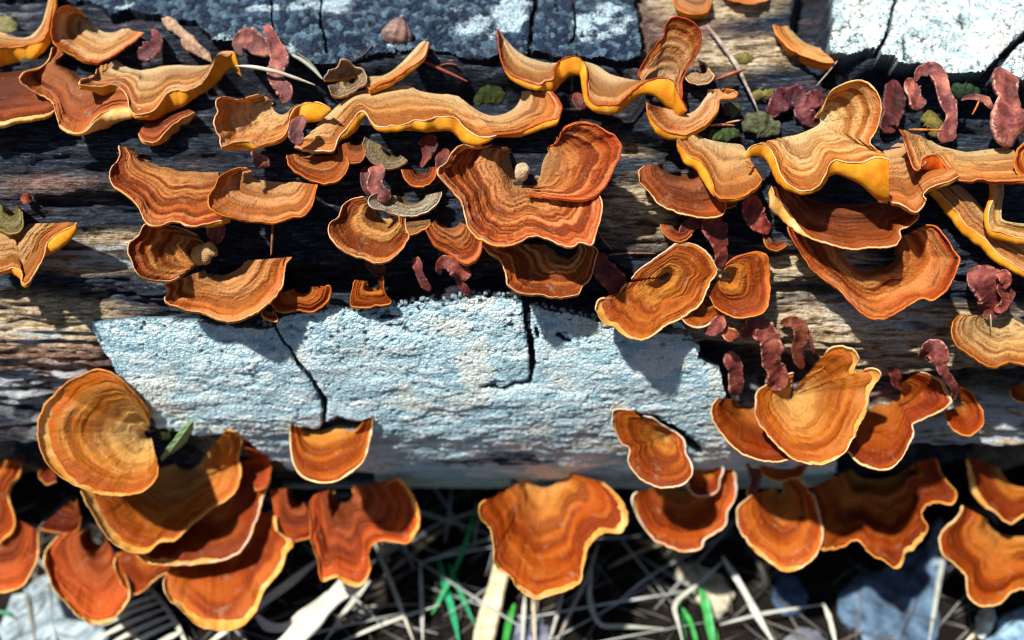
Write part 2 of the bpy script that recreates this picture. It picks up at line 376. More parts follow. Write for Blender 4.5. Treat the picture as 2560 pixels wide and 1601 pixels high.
def bark_plate(label, poly, cracks, thick, mat, cell, flat, step=3.2, seed=0, jag=7, relief=6):
    poly = [(float(a), float(b)) for a, b in poly]
    ax = np.array([p[0] for p in poly]); ay = np.array([p[1] for p in poly])
    w0 = cylw(ax, np.minimum(ay, 1190)); f = (D-w0)/D; xx = (ax-1280)*f
    yy = np.clip(((800.5-ay)*f-YC)/RL, -.999, .999)
    x0, x1 = xx.min()-60, xx.max()+60
    a0, a1 = np.arcsin(yy.min())-.08, np.arcsin(yy.max())+.06
    if ay.max() > 1180: a0 = math.radians(-108)
    xs = np.arange(x0, x1, step); ph = np.arange(a0, a1, step/RL)
    X, A = np.meshgrid(xs, ph); arc = A*RL
    _, Y, W = logpos(X, A, thick*.5); px, py = project(X, Y, W)
    jx = (fbm(X/34, arc/34, seed+1, 2)-.5)*jag*2.4; jy = (fbm(X/30, arc/30, seed+2, 2)-.5)*jag*2.4
    hid = A < math.radians(-72)
    inside = inpoly(px+jx, np.where(hid & (ay.max() > 1180), 1150, py+jy), poly)
    cw = np.ones(px.shape)*9
    for pl in cracks:
        dd, ww = polydist(px+jx*.5, py+jy*.5, pl)
        inside &= dd > ww*.5*(.75+.6*vnoise(X/9, arc/9, seed+3)); cw = np.minimum(cw, (dd-ww*.5)/7)
    fl = flat(px, py)                                  # 0 blocky cells .. 1 long smooth flakes
    wx = (fbm(X/40, arc/40, seed+4, 3)-.5)*1.3; wy = (fbm(X/40+9, arc/40, seed+5, 3)-.5)*1.3
    f1, f2, r1 = worley(X/cell[0]+wx, arc/cell[1]+wy, seed+6)
    g1, g2, r2 = worley(X/(cell[0]*2.6)+wx, arc/(cell[1]*1.0)+wy, seed+7)
    e1 = smooth(.02, .26, f2-f1); e2 = smooth(.0, .16, g2-g1)
    e = e1*(1-fl)+(.35+.65*e2)*fl
    e = np.maximum(e, (fbm(X/60, arc/45, seed+8, 2) > .60)*.7)
    cellr = r1*(1-fl)+r2*fl
    pit = smooth(.70, .78, fbm(X/17, arc/11, seed+10, 3))*(1-.5*fl)
    h = thick + (fbm(X/150, arc/60, seed+9, 3)-.5)*16 - relief*(1-e)*(1-.45*fl) + (cellr-.5)*relief*.9*(1-.5*fl) \
        + (fbm(X/9, arc/7, seed+11, 2)-.5)*2.4 - pit*relief*1.3 - 5*np.clip(1-cw, 0, 1)
    X2, Y2, W2 = logpos(X, A, h); top = world(X2, Y2, W2)-L0
    q = inside[:-1, :-1] & inside[1:, :-1] & inside[:-1, 1:] & inside[1:, 1:]
    nr, nc = X.shape; F = gridF(nr, nc)[q.ravel()]
    # skirt along every open edge
    X3, Y3, W3 = logpos(X, A, -20.0); low = world(X3, Y3, W3)-L0
    E = np.concatenate([F[:, [0, 1]], F[:, [1, 2]], F[:, [2, 3]], F[:, [3, 0]]])
    key = np.minimum(E[:, 0], E[:, 1]).astype(np.int64)*nr*nc+np.maximum(E[:, 0], E[:, 1])
    u, inv, cnt = np.unique(key, return_inverse=True, return_counts=True)
    be = E[cnt[inv] == 1]
    V = np.concatenate([top.reshape(-1, 3), low.reshape(-1, 3), top.reshape(-1, 3)]); N = nr*nc
    SK = np.stack([be[:, 1]+2*N, be[:, 0]+2*N, be[:, 0]+N, be[:, 1]+N], -1)
    F = np.concatenate([F, SK])
    used = np.unique(F); mp = np.full(3*N, -1); mp[used] = np.arange(len(used)); F = mp[F]
    cr = np.clip(1-e*(1-.0*fl), 0, 1)*(1-.55*fl); cr = np.maximum(cr, pit)
    pt = fbm(X/95, arc/80, seed+13, 3)
    att = {'crack': np.concatenate([cr.ravel(), np.ones(N), np.full(N, .72)])[used], 'cell': np.concatenate([cellr.ravel(), np.zeros(N), np.full(N, .3)])[used],
           'patch': np.concatenate([pt.ravel(), np.zeros(2*N)])[used]}
    o = obj('bark_plate', new_mesh('bark_plate', V[used], F, mat, True, att), LOG); o['label'] = label
    return o

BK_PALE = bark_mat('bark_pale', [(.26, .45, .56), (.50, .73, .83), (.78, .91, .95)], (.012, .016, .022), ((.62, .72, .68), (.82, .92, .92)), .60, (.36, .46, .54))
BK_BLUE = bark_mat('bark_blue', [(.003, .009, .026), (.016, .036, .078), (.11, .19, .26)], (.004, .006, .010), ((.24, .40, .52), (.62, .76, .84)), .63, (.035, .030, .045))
BK_WHITE = bark_mat('bark_white', [(.26, .38, .43), (.56, .72, .76), (.80, .90, .91)], (.02, .024, .03), ((.60, .68, .66), (.86, .90, .90)), .58, (.50, .50, .48))

PLATE_M = [(229, 800), (357, 792), (500, 795), (607, 816), (686, 812), (707, 788), (750, 778), (821, 769), (893, 772), (964, 762), (1036, 752),
  (1107, 748), (1179, 737), (1250, 735), (1304, 748), (1332, 759), (1393, 773), (1446, 787), (1500, 796), (1700, 800), (1729, 834), (1746, 859),
  (1739, 891), (1796, 919), (1811, 980), (1840, 1090), (1900, 1125), (2088, 1135), (2085, 1215), (2030, 1300), (1500, 1300), (1490, 1196), (1280, 1190), (1262, 1300),
  (1000, 1300), (930, 1172), (760, 1172), (660, 1130), (600, 1080), (540, 1075), (470, 1075), (400, 1065), (357, 1001), (321, 962), (296, 923), (271, 884), (250, 850)]
CR_M = [[(1316, 730, 16), (1318, 800, 14), (1325, 850, 12), (1331, 900, 15), (1327, 935, 7), (1322, 952, 5), (1285, 958, 4), (1262, 966, 2)],
        [(686, 806, 4), (714, 855, 4), (746, 905, 6), (775, 937, 7), (796, 969, 8), (812, 995, 15), (816, 1020, 8), (812, 1070, 5)],
        [(735, 1066, 8), (790, 1076, 20), (850, 1052, 34), (905, 1058, 26), (934, 1044, 6)], [(1585, 1030, 8), (1640, 1050, 26), (1700, 1088, 30), (1745, 1116, 18)], [(1268, 965, 3), (1225, 962, 6), (1205, 966, 2)], [(1395, 832, 8), (1410, 846, 5), (1424, 850, 6)], [(1340, 820, 7), (1342, 840, 4)]]
PLATE_T = [(-200, -400), (-200, -5), (150, 5), (257, 20), (279, 54), (320, 40), (357, 46), (420, 50), (493, 71), (536, 107), (586, 114), (680, 120), (714, 136), (786, 164), (850, 168),
  (946, 146), (1071, 128), (1150, 154), (1229, 154), (1321, 140), (1400, 150), (1500, 157), (1536, 161), (1604, 150), (1600, 118), (1588, 36), (1586, -400)]
CR_T = [[(1332, -60, 8), (1337, 21, 9), (1329, 54, 8), (1325, 128, 8), (1320, 150, 10)], [(804, -60, 3), (807, 36, 3), (804, 71, 3), (812, 100, 3), (821, 138, 3)],
        [(676, -30, 2), (682, 60, 3), (688, 118, 3)], [(1435, 20, 3), (1440, 80, 3), (1425, 115, 3)], [(1390, 0, 2), (1394, 45, 2)]]
PLATE_R = [(2077, -400), (2077, 71), (2066, 138), (2113, 150), (2135, 146), (2170, 134), (2190, 136), (2192, 150), (2231, 154), (2238, 172), (2270, 168), (2330, 176), (2370, 193),
  (2420, 190), (2470, 194), (2520, 203), (2600, 212), (2860, 230), (2860, -400)]
CR_R = [[(2240, -60, 5), (2238, 0, 5), (2223, 54, 5), (2216, 89, 6), (2191, 132, 8)], [(2610, 40, 18), (2560, 93, 16), (2520, 129, 16), (2491, 161, 15), (2466, 196, 22)],
        [(2400, 60, 3), (2402, 82, 3)], [(2250, 110, 3), (2258, 160, 3)]]
bm = bark_plate('broad pale blue-grey plate of cracked bark across the middle of the log', PLATE_M, CR_M, 26, BK_PALE, (19, 15), lambda px, py: np.clip(.25+smooth(800, 930, py)*.65, 0, .9), seed=100, relief=5)
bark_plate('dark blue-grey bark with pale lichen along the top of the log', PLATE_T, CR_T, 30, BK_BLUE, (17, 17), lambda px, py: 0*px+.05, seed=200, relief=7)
bark_plate('bright white bark plate at the top right of the log', PLATE_R, CR_R, 34, BK_WHITE, (20, 20), lambda px, py: 0*px+.05, seed=300, relief=7, jag=5)

# crumbled corky chips standing along the upper broken edge of the middle plate, each a piece of that plate
def chip_mesh(k):
    r = random.Random(k); V = []; F = []
    n = 6
    for z, sc in ((-.6, 1), (.25, 1), (.5, .72)):
        for i in range(n):
            a = 2*math.pi*(i+.5)/n; q = 1+r.uniform(-.18, .18)
            V.append((math.cos(a)*sc*.5*q, z+r.uniform(-.06, .06), math.sin(a)*sc*.5*q))
    for L in (0, 1):
        for i in range(n): F.append((L*n+i, L*n+(i+1) % n, (L+1)*n+(i+1) % n, (L+1)*n+i))
    V.append((0, .55, 0)); c = len(V)-1
    for i in range(n): F.append((2*n+i, 2*n+(i+1) % n, c, c))
    V = np.array(V)
    F3 = []
    for f in F:
        F3.append((f[0], f[1], f[2]))
        if f[3] != f[2]: F3.append((f[0], f[2], f[3]))
    return new_mesh('bark_chip', V, F3, BK_PALE, False, {'crack': np.where(V[:, 1] < -.2, 1, .1), 'cell': np.full(len(V), r.uniform(.2, .7)), 'patch': np.zeros(len(V))})
def bark_chips():
    ms = [chip_mesh(k) for k in range(8)]
    edge = [(650, 806), (707, 786), (750, 777), (821, 769), (893, 772), (964, 762), (1036, 752), (1107, 748), (1179, 737), (1250, 735), (1300, 746), (1340, 762), (1393, 773), (1446, 787), (1500, 797)]
    p = spline(edge, 78)
    for i, (x, y) in enumerate(p):
        if 1302 < x < 1332: continue
        for row in range(2 if rnd.random() < .3 else 1):
            xx = x+rnd.uniform(-6, 6); yy = y+rnd.uniform(-4, 3)+row*13
            w = float(cylw(xx, yy))+rnd.uniform(12, 24)-4*(1-row)
            o = obj('bark_chip', ms[rnd.randrange(8)], bm)
            o.location = Vector(P(xx, yy, w))-LOG.location
            s = rnd.uniform(7, 12)*S; o.scale = (s*rnd.uniform(.8, 1.25), s*rnd.uniform(1.0, 1.6), s)
            o.rotation_euler = (math.pi/2-TH-.45+rnd.uniform(-.3, .3), rnd.uniform(-.4, .4), rnd.uniform(-.3, .3))
bark_chips()
# ------------------------------------------------------------------ bracket fungi
def bracket(label, kind, data, k=.9, kv=.0, w0=0., bow=None, tint=(1, 1, 1), under=(1, 1, 1), edge=(.80, .42, .16), er=2.0,
            rings=None, amp=None, wave=.05, wr=None, wi=None, jag=2.4, seed=None, grp='orange bracket fungi on the log', name='bracket_fungus', thick=7., umat=None, shrink=1., idy=0, kp=None):
    sp = [[float(v) for v in q.split()] for q in data.split(';') if q.strip()]
    sp = [q+[0, 5] if len(q) == 4 else ([*q[:4], 0, q[4]] if len(q) == 5 else q) for q in sp]
    sp = np.array(sp)
    if shrink < 1:
        c0 = sp[:, :2].mean(0); sp[:, :2] = c0+(sp[:, :2]-c0)*shrink
    if idy: sp[:, 1] += idy
    seed = seed if seed is not None else (int(abs(sp[0].sum()*13)) % 9973)
    if kind in 'ODG':
        if under == (1, 1, 1): under = (1.02, 1.35, 6.0)
        sp[:, 5] = np.where(sp[:, 5] == 5, 3.6, sp[:, 5])
    rr = random.Random(seed)
    chord = np.hypot(np.diff(sp[:, 2]), np.diff(sp[:, 3])).sum()
    nc = int(np.clip(chord/5.0, 26, 240))
    # spokes follow the rim, the inner line keeps step with it
    q = spline(np.column_stack([sp[:, 2], sp[:, 3], sp[:, 0], sp[:, 1], sp[:, 4], sp[:, 5]]), nc)
    rx, ry, ix, iy, lx, ly = q.T
    s = np.concatenate([[0], np.cumsum(np.hypot(np.diff(rx), np.diff(ry)))])
    dx, dy = rx-ix, ry-iy; ln = np.hypot(dx, dy)+1e-3; mean = float(np.mean(ln))
    jg = (fbm(s/16, 0*s+seed, seed, 3)-.5)*2*jag+(vnoise(s/5, 0*s, seed+3)-.5)*jag*.7
    rx = rx+dx/ln*jg; ry = ry+dy/ln*jg
    wi_ = np.full(nc, wi) if wi is not None else cylw(ix, np.minimum(iy, 1170))-6
    wi_ = wi_+w0
    k = k*(1.3 if kp is None else kp); kv = kv*1.2
    base = wi_.mean()*.7+wi_*.3
    wrim = base + k*ln + kv*np.maximum(dy, 0) if wr is None else np.full(nc, wr)+w0+k*(ln-mean)*.6
    lf = np.clip(np.hypot(lx, ly)/30, .25, 1.3)
    wrim = wrim + (fbm(s/70, 0*s, seed+5, 2)-.5)*wave*2*mean
    if wr is None: wrim = np.maximum(wrim, cylw(rx, np.minimum(ry, 1170))+10+w0*.3)
    if bow is None: bow = {'T': -.17, 'R': -.12, 'O': .03, 'G': .04, 'D': -.16, 'H': -.05}[kind]
    elif kind in 'TR': bow = bow-.07
    elif kind in 'ODG': bow = bow-.04
    nr = int(np.clip(mean/4.2, 14, 52))
    t = np.linspace(0, 1, nr)[:, None]
    cpx = ix+(rx-ix)*t; cpy = iy+(ry-iy)*t
    cw = wi_+(wrim-wi_)*t+bow*ln*np.sin(math.pi*t)
    # low swells across the cap, growing to the rim
    cw = cw+(fbm(s/90+0*t, t*1.6+seed, seed+7, 3)-.5)*.16*mean*t*(1.15-t*.6)
    cw = np.maximum(cw, cylw(cpx, np.minimum(cpy, 1170))+62*smooth(.02, .25, t)-6)
    if kind in 'ODG': cw = cw-.07*ln*smooth(.72, 1, t)**2
    rings = rings or {'T': mean/12, 'R': mean/10, 'O': mean/33, 'G': mean/36, 'D': mean/22, 'H': mean/14}[kind]
    rings = max(rings, 3)
    amp = amp if amp is not None else {'T': 3.4, 'R': 3.4, 'O': 2.2, 'G': 2.0, 'D': 1.8, 'H': 2.5}[kind]
    tw = t+(fbm(s/60+0*t, t*2, seed+9, 2)-.5)*.08+(vnoise(s/12+0*t, t*3, seed+10)-.5)*.012
    band = np.clip((.45*vnoise(tw*rings*.8, s/300, seed+11)+.55*vnoise(tw*rings*1.9, s/220, seed+12)-.5)*1.7+.5, 0, 1)
    fine = .25*fbm(s/7+0*t, tw*rings*1.5, seed+13, 2)+.75*vnoise(tw*rings*4.2+0*s, s/90, seed+14)
    # radial puckers near the rim
    puck = (fbm(s/24+0*t, t*1.3, seed+15, 2)-.5)*smooth(.35, 1, t)
    G = np.stack([(cpx-1280)*(D-cw)/D, (800.5-cpy)*(D-cw)/D, cw], -1)
    n = np.cross(np.gradient(G, axis=1), np.gradient(G, axis=0)); nl = np.linalg.norm(n, axis=-1, keepdims=True)+1e-9
    n = n/nl; n = np.where(n[..., 2:3] < 0, -n, n)
    fade = smooth(0, .08, t)*(1-.75*smooth(.93, 1, t))
    disp = ((band-.5)*2*amp+(fine-.5)*1.1+puck*amp*1.7)*fade
    G = G+n*disp[..., None]
    cx, cy_, cw_ = ix.mean(), iy.mean(), wi_.mean()
    root = empty(name, Vector(P(cx, cy_, cw_))); o0 = np.array(root.location)
    tag(root, label, 'bracket fungus', grp)
    V = world(G[..., 0], G[..., 1], G[..., 2]).reshape(-1, 3)-o0
    edge_d = ((1-t)*ln)
    at = {'zone': (t+0*s).ravel(), 'band': band.ravel(), 'edge': edge_d.ravel(), 'fine': fine.ravel()}
    F = gridF(nr, nc)
    obj('cap', new_mesh('cap', V, F, CAP[kind], True, at), root, tint)
    # underside: rolls over at the margin, then runs back in under the cap
    a = np.linspace(0, 1, 7)[:, None]
    dep = 5+.42*np.hypot(lx, ly)
    wav = 1+.10*(fbm(s/30, 0*s, seed+17, 2)-.5)
    upx = rx+lx*wav*np.sin(a*math.pi/2); upy = ry+ly*wav*np.sin(a*math.pi/2); uw = wrim-dep*(1-np.cos(a*math.pi/2))
    tb = np.linspace(1, 0, 14)[1:, None]
    bpx = ix+(rx-ix)*tb+lx*tb; bpy = iy+(ry-iy)*tb+ly*tb+8*(1-tb)
    bw = wi_+(wrim-wi_)*tb+bow*ln*np.sin(math.pi*tb)-dep*tb-thick*(1-tb)*1.5-thick*np.sin(math.pi*tb)
    U = np.stack([np.concatenate([upx, bpx]), np.concatenate([upy, bpy]), np.concatenate([uw, bw])], -1)
    # join the underside to the displaced rim
    f = (D-G[-1, :, 2])/D
    U[0, :, 0] = G[-1, :, 0]/f+1280; U[0, :, 1] = 800.5-G[-1, :, 1]/f; U[0, :, 2] = G[-1, :, 2]
    VU = P(U[..., 0], U[..., 1], U[..., 2]).reshape(-1, 3)-o0
    obj('pore_surface', new_mesh('pore_surface', VU, gridF(U.shape[0], nc)[:, ::-1], umat or UNDER, True), root, under)
    # the pale growing margin, a thin rounded bead
    R = world(G[-1, :, 0], G[-1, :, 1], G[-1, :, 2])
    tn = np.gradient(R, axis=0); tn /= np.linalg.norm(tn, axis=1, keepdims=True)+1e-12
    nn = n[-1]; nw = world(nn[:, 0], nn[:, 1], nn[:, 2])-world(0, 0, 0); nw /= np.linalg.norm(nw, axis=1, keepdims=True)+1e-12
    bn = np.cross(tn, nw); bn /= np.linalg.norm(bn, axis=1, keepdims=True)+1e-12
    th = np.linspace(0, 2*math.pi, 7)[:-1]
    rad = er*S*(.35+1.15*fbm(s/26, 0*s, seed+19, 3)); rad[0] *= .3; rad[-1] *= .3
    ring = R[:, None, :]+rad[:, None, None]*(np.cos(th)[None, :, None]*bn[:, None, :]+np.sin(th)[None, :, None]*nw[:, None, :])
    ii = np.arange(nc-1)[:, None]*6; jj = np.arange(6)[None, :]
    F = np.stack([ii+jj, ii+(jj+1) % 6, ii+6+(jj+1) % 6, ii+6+jj], -1).reshape(-1, 4)
    obj('margin', new_mesh('margin', ring.reshape(-1, 3)-o0, F, MARGIN, True), root, edge)
    return root

RED = (.50, .07, .02); CREAM = (.85, .62, .30); WHITE = (.92, .86, .78); ORG = (.75, .26, .04); PEACH = (.86, .50, .24)
# --- top left group
bracket('tan bracket at the upper left with a raised round lobe, above the dark amber bowl', 'T',
 '236 66 204 29;236 66 171 16;238 66 139 29;240 68 131 60;244 72 133 101 8;250 76 155 119 8;258 80 179 133 9;266 82 214 152 7;276 82 250 155 5;288 80 296 132 4;298 76 336 104 4;306 72 361 82 3', k=.75, w0=30, edge=RED)
bracket('yellow-lipped bracket cut by the left edge of the view, with an upright spike', 'T',
 '-90 70 -70 122 40;-40 70 0 122 46;0 80 22 121 42;40 92 64 114 46;72 92 104 104 32;100 66 121 71 8 30;112 40 128 36 10 12;122 0 134 2 10 6;128 -30 138 -24 8 3', k=1.0, w0=60, bow=-.15, edge=ORG)
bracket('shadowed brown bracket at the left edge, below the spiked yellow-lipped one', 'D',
 '-80 160 -80 312 14;-30 165 0 307 15;20 165 40 299 14;60 162 64 294 14;90 158 100 289 14;112 160 124 286 10;118 170 136 276 6', k=.85, bow=-.2, edge=CREAM, tint=(.65, .6, .6))  # dark colour and low tint paint the shade lying over this bracket
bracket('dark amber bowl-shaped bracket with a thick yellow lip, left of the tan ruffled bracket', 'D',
 '190 118 132 118;180 125 121 150;170 135 96 172;165 145 59 182 5;166 152 50 197 6;172 158 71 219 5;180 165 114 243 5;190 172 133 258 5;200 178 140 288 6;210 180 152 314 8;225 182 186 332 7;240 182 215 325 12;252 180 238 298 32;264 178 262 281 42;276 174 292 271 38;290 170 328 270 26;300 168 350 268 12', k=.95, bow=-.16, tint=(.95, 1.05, 1.2), edge=PEACH, w0=-10)  # dark kind chosen to paint the bowl's shadowed interior
bracket('tan ruffled bracket with a broad yellow rolled lip ending in a curled knob at right', 'T',
 '290 150 243 171;298 155 232 193;305 160 205 200 5;310 165 199 211 10;318 168 222 216 11;328 172 250 218 19;338 174 279 212 28;348 176 306 224 22;356 176 319 246 5;360 175 324 272 5;366 174 337 287 11;380 172 357 286 15;396 168 386 275 24;412 165 404 254 40;428 164 421 232 50;446 163 446 227 46;466 164 466 228 34;490 165 498 214 3 24;512 164 517 194 10 28;526 160 531 166 20 34;536 150 541 140 30 34;548 142 560 130 32 44;562 146 586 132 18 60', k=.85, w0=20, bow=-.12, edge=PEACH)
bracket('small dark bracket with a yellow lip, tucked under the tan ruffled bracket', 'D',
 '372 292 346 334;376 294 354 349 8;382 296 372 356 8;392 296 390 354 9;405 292 406 341 19;420 288 425 319 26;440 282 450 300 26;460 276 474 287 20;470 272 488 281 6', k=.9, w0=-5)
# --- left middle pile
bracket('broad orange-brown bracket at left, uppermost of the left pile on bare wood', 'R',
 '330 372 297 364;335 378 299 378;345 384 300 390;352 388 293 405;362 392 279 419;376 398 275 440;392 402 283 462;408 406 307 482;424 408 333 501;438 410 350 526;450 412 362 551;460 414 378 565;472 415 398 566;484 416 422 556;496 417 450 557;508 418 466 564;520 418 500 564;532 418 530 558 12;542 418 575 545 12', k=.75, kv=.1, bow=-.12, tint=(1.0, 1.0, .9), edge=PEACH)
bracket('tan oval bracket with many thin rings, right of the broad orange-brown one', 'T',
 '632 430 618 420;630 434 582 425;630 438 550 443;632 442 539 468;636 446 523 490;642 449 521 506;648 450 528 522;654 451 546 534;660 452 570 542;668 453 607 550;676 454 639 554;684 455 686 556;694 455 729 543;702 456 757 540 4;712 456 778 516 6;724 456 787 487 5;738 455 794 462', k=.8, w0=30, tint=(.95, .78, .66), edge=ORG)
bracket('small round brown bracket hanging beneath the lobed tan brackets', 'R',
 '752 384 716 388;758 388 721 411;768 390 743 432;780 391 771 448;792 391 804 459;806 391 839 454;818 390 864 432;828 388 871 407;836 384 866 391', k=.8, tint=(.75, .70, .6), edge=ORG, w0=-10)
bracket('peach bracket with a pale eye and a folded orange flap on its right', 'T',
 '684 250 648 236;680 254 625 243;680 258 593 250;680 262 564 243;680 266 546 247;681 270 541 261;683 274 545 276;686 278 536 304;690 281 539 322;694 284 549 343;698 286 554 368 6;702 287 586 357 18;706 287 618 356 21;710 286 643 367 8;714 284 671 357 9;718 281 704 346 10;722 277 720 321 6 12;724 273 725 294 12 22;728 268 733 276 10 42;734 264 757 262 5 48;742 262 796 257 6 44;748 262 825 270 4 8', k=.8, w0=38, bow=-.08, tint=(1.12, 1.02, .88), edge=PEACH)
# --- centre-top ruffles
bracket('wide ruffled tan bracket in the upper middle, its left lobe bent down', 'T',
 '790 320 735 368;800 306 762 374 6;812 294 790 376 7;824 284 832 376 6;834 274 845 348 4 8;846 262 858 331 6 16;860 250 886 297 10 26;874 240 896 282 8 22;890 232 911 280 6 12;908 226 924 298 8;928 222 943 317 11;950 218 982 314 18;974 216 1011 313 16;1000 214 1036 301 27;1024 216 1064 302 30;1044 226 1089 293 36;1070 232 1125 291 38;1100 236 1143 297 46;1118 236 1157 314 44;1130 238 1180 332 32;1140 240 1204 343 20;1148 242 1242 340 4', k=.8, w0=26, bow=-.10, tint=(1.05, 1.02, .92), edge=(.92, .66, .42))
bracket('half-round tan bowl with a rust outer band, right end of the wide ruffled bracket', 'T',
 '1304 228 1379 229;1304 238 1396 250 4;1300 250 1405 274 8;1293 262 1394 295 15;1283 273 1357 307 17;1268 282 1321 321 15;1250 288 1293 332 12;1232 290 1264 336 8;1214 286 1229 337 7;1196 278 1200 327;1178 266 1176 318;1160 252 1160 306', k=.72, w0=14, bow=-.10, tint=(1, .92, .86), edge=RED)
bracket('narrow upswept fin of pale tan fungus with an orange underside, right of the shrivelled piece', 'T',
 '906 196 924 229 6;914 192 934 221 12;930 190 951 212 16;957 188 980 199 14;993 166 1018 175 14;1029 131 1056 149 9;1050 108 1070 124 5;1060 103 1074 107 3', k=.8, w0=60, tint=(1.05, 1.15, 1.2), edge=RED, bow=-.2)
bracket('shrivelled grey-tan torn bracket wedged left of the upswept fin', 'H',
 '872 196 812 200;872 194 820 180;874 192 846 168;878 190 854 152;884 188 872 152;888 190 886 164;890 194 908 178;890 200 920 206;886 206 900 218;880 210 866 238;874 208 836 238;872 202 818 214', k=.6, w0=50, tint=(1.0, .85, .75), wave=.5, jag=6, edge=(.5, .4, .3))
bracket('wavy tan bracket against the dark bark with a yellow underside arching up in folds', 'T',
 '1256 84 1243 74;1260 92 1244 94;1266 100 1247 122;1276 112 1254 154 2;1288 124 1268 179 10;1302 134 1296 197 15;1320 144 1329 209 16;1338 150 1352 215 13;1352 154 1364 206 24;1368 157 1383 200 32;1382 158 1386 180 8 42;1396 156 1396 157 12 50;1412 152 1418 143 8 46;1430 150 1446 143 0 46;1450 152 1462 158 -12 34;1468 156 1468 182 -16 18;1482 160 1468 220 -11 18;1496 166 1472 246 -5 20;1508 174 1487 261 20;1522 184 1514 265 23;1538 190 1543 261 23;1554 194 1571 239 25;1572 198 1600 214 26;1590 202 1632 199 42;1606 206 1661 195 68;1624 212 1682 204 78;1644 222 1694 230 64;1662 238 1707 257 28;1676 256 1718 275 4', k=.85, w0=55, bow=-.10, tint=(.98, .98, .98), edge=RED)
bracket('tall upright rust-tipped lobe standing behind the wavy tan bracket', 'T',
 '1612 214 1593 187;1616 208 1605 164;1622 204 1621 138;1628 202 1643 111;1634 200 1661 88;1640 200 1664 66;1646 200 1679 46;1652 200 1702 43;1658 200 1729 54;1664 202 1748 72;1668 206 1752 100;1672 210 1746 126;1676 216 1729 155;1680 222 1714 180;1684 228 1704 208;1688 238 1704 236;1692 250 1703 258', k=.42, w0=30, bow=.06, tint=(1, .88, .8), edge=(.6, .06, .02))
bracket('small pinkish-tan cup with an orange lip, below the tall upright lobe', 'T',
 '1700 282 1616 256;1702 284 1620 284 16;1706 286 1634 304 22;1712 286 1652 322 22;1718 285 1686 336 16;1724 284 1714 338 12;1730 281 1740 326 10;1738 276 1766 310 9;1744 270 1786 290 8;1750 264 1796 270 6;1756 254 1798 250 4;1762 246 1818 248 4;1768 238 1838 244 4;1770 230 1843 232;1768 224 1814 223', k=.8, w0=30, bow=-.15, tint=(1.05, .95, .95), edge=ORG)
bracket('tiny pale tan bracket stub right of the tall upright lobe', 'H',
 '1748 170 1714 192;1750 174 1722 205 3;1756 176 1750 212 3;1760 176 1776 204 3;1762 172 1785 192;1762 166 1776 178;1758 160 1762 158;1750 158 1744 150', k=.7, w0=10, tint=(1.2, .9, .7), edge=PEACH)
# --- the heart
bracket('large heart-shaped rust bracket with many fine rings, centre of the view', 'R',
 '1280 372 1229 364;1278 374 1180 368;1276 378 1154 362;1274 384 1132 379;1274 392 1111 410;1276 400 1096 420;1278 408 1097 438;1280 416 1111 457;1282 424 1132 480;1284 430 1154 508;1287 436 1163 536;1290 440 1169 562;1293 443 1182 584;1296 446 1205 601;1299 448 1236 612;1302 450 1271 614;1305 451 1304 604;1308 452 1326 591;1311 453 1357 594;1314 453 1380 602;1317 453 1402 613;1320 452 1424 618;1324 451 1452 607;1328 450 1480 612;1331 449 1487 591;1334 447 1499 555;1337 444 1505 518;1340 438 1499 486', k=.62, kv=.15, w0=10, bow=-.06, edge=(.85, .50, .26), rings=22)
bracket('raised right lobe of the heart-shaped bracket, deep rust with a tan inner edge', 'R',
 '1342 464 1318 489;1344 462 1343 491;1346 456 1393 496;1348 450 1446 500;1350 444 1480 495;1351 438 1505 475;1352 432 1529 439;1353 426 1546 400;1354 418 1554 368;1356 410 1540 343;1358 402 1514 328;1361 396 1492 314;1364 390 1461 305;1367 386 1430 310;1370 382 1407 325;1372 378 1399 347;1372 374 1386 361;1372 370 1368 371', k=.55, w0=58, bow=-.08, edge=(.60, .10, .04), tint=(1, .95, .9), rings=15)
bracket('tan-eyed orange bracket directly beneath the heart-shaped bracket', 'R',
 '1392 612 1204 609;1394 616 1221 630;1398 620 1249 648;1402 624 1261 672;1406 628 1268 694;1410 631 1270 712;1414 634 1286 726;1418 636 1314 735;1421 637 1357 737;1424 638 1384 742;1427 638 1422 742;1430 637 1446 734;1433 635 1457 712;1436 633 1475 697;1438 630 1482 675;1440 626 1489 648;1440 620 1492 626;1438 612 1479 614', k=.7, w0=-4, bow=-.04, tint=(1.1, 1.25, 1.2), edge=PEACH)
bracket('glossy orange round bracket left of the heart, with a radial crease', 'R',
 '938 522 911 493;936 520 880 498;936 522 855 516;937 526 846 544;939 530 828 555;942 534 821 574;946 538 829 598;950 541 844 617;954 544 871 634;958 546 911 646;963 547 929 654;968 548 954 657;973 547 976 650;978 545 996 630;983 542 1012 612;986 538 1023 591;986 533 1015 572;986 528 1014 546', k=.75, w0=-4, bow=.04, tint=(1.05, 1.2, 1.0), edge=PEACH)
bracket('dark rust bracket wedged between the glossy orange one and the heart', 'R',
 '1092 546 1064 576;1096 552 1076 598;1102 556 1086 612;1108 560 1104 625;1114 562 1133 641;1120 563 1150 655;1126 563 1171 660;1132 562 1189 651;1138 560 1204 630;1142 556 1206 612;1144 552 1200 580', k=.8, w0=-24, tint=(.85, .75, .7), edge=RED)
bracket('tan bridge of fungus joining the glossy orange bracket to the dark rust one', 'H',
 '1012 548 1012 582;1026 546 1030 586;1044 545 1048 580;1058 545 1064 572;1074 545 1078 560', k=.8, w0=-10, tint=(.9, .55, .3), edge=ORG)
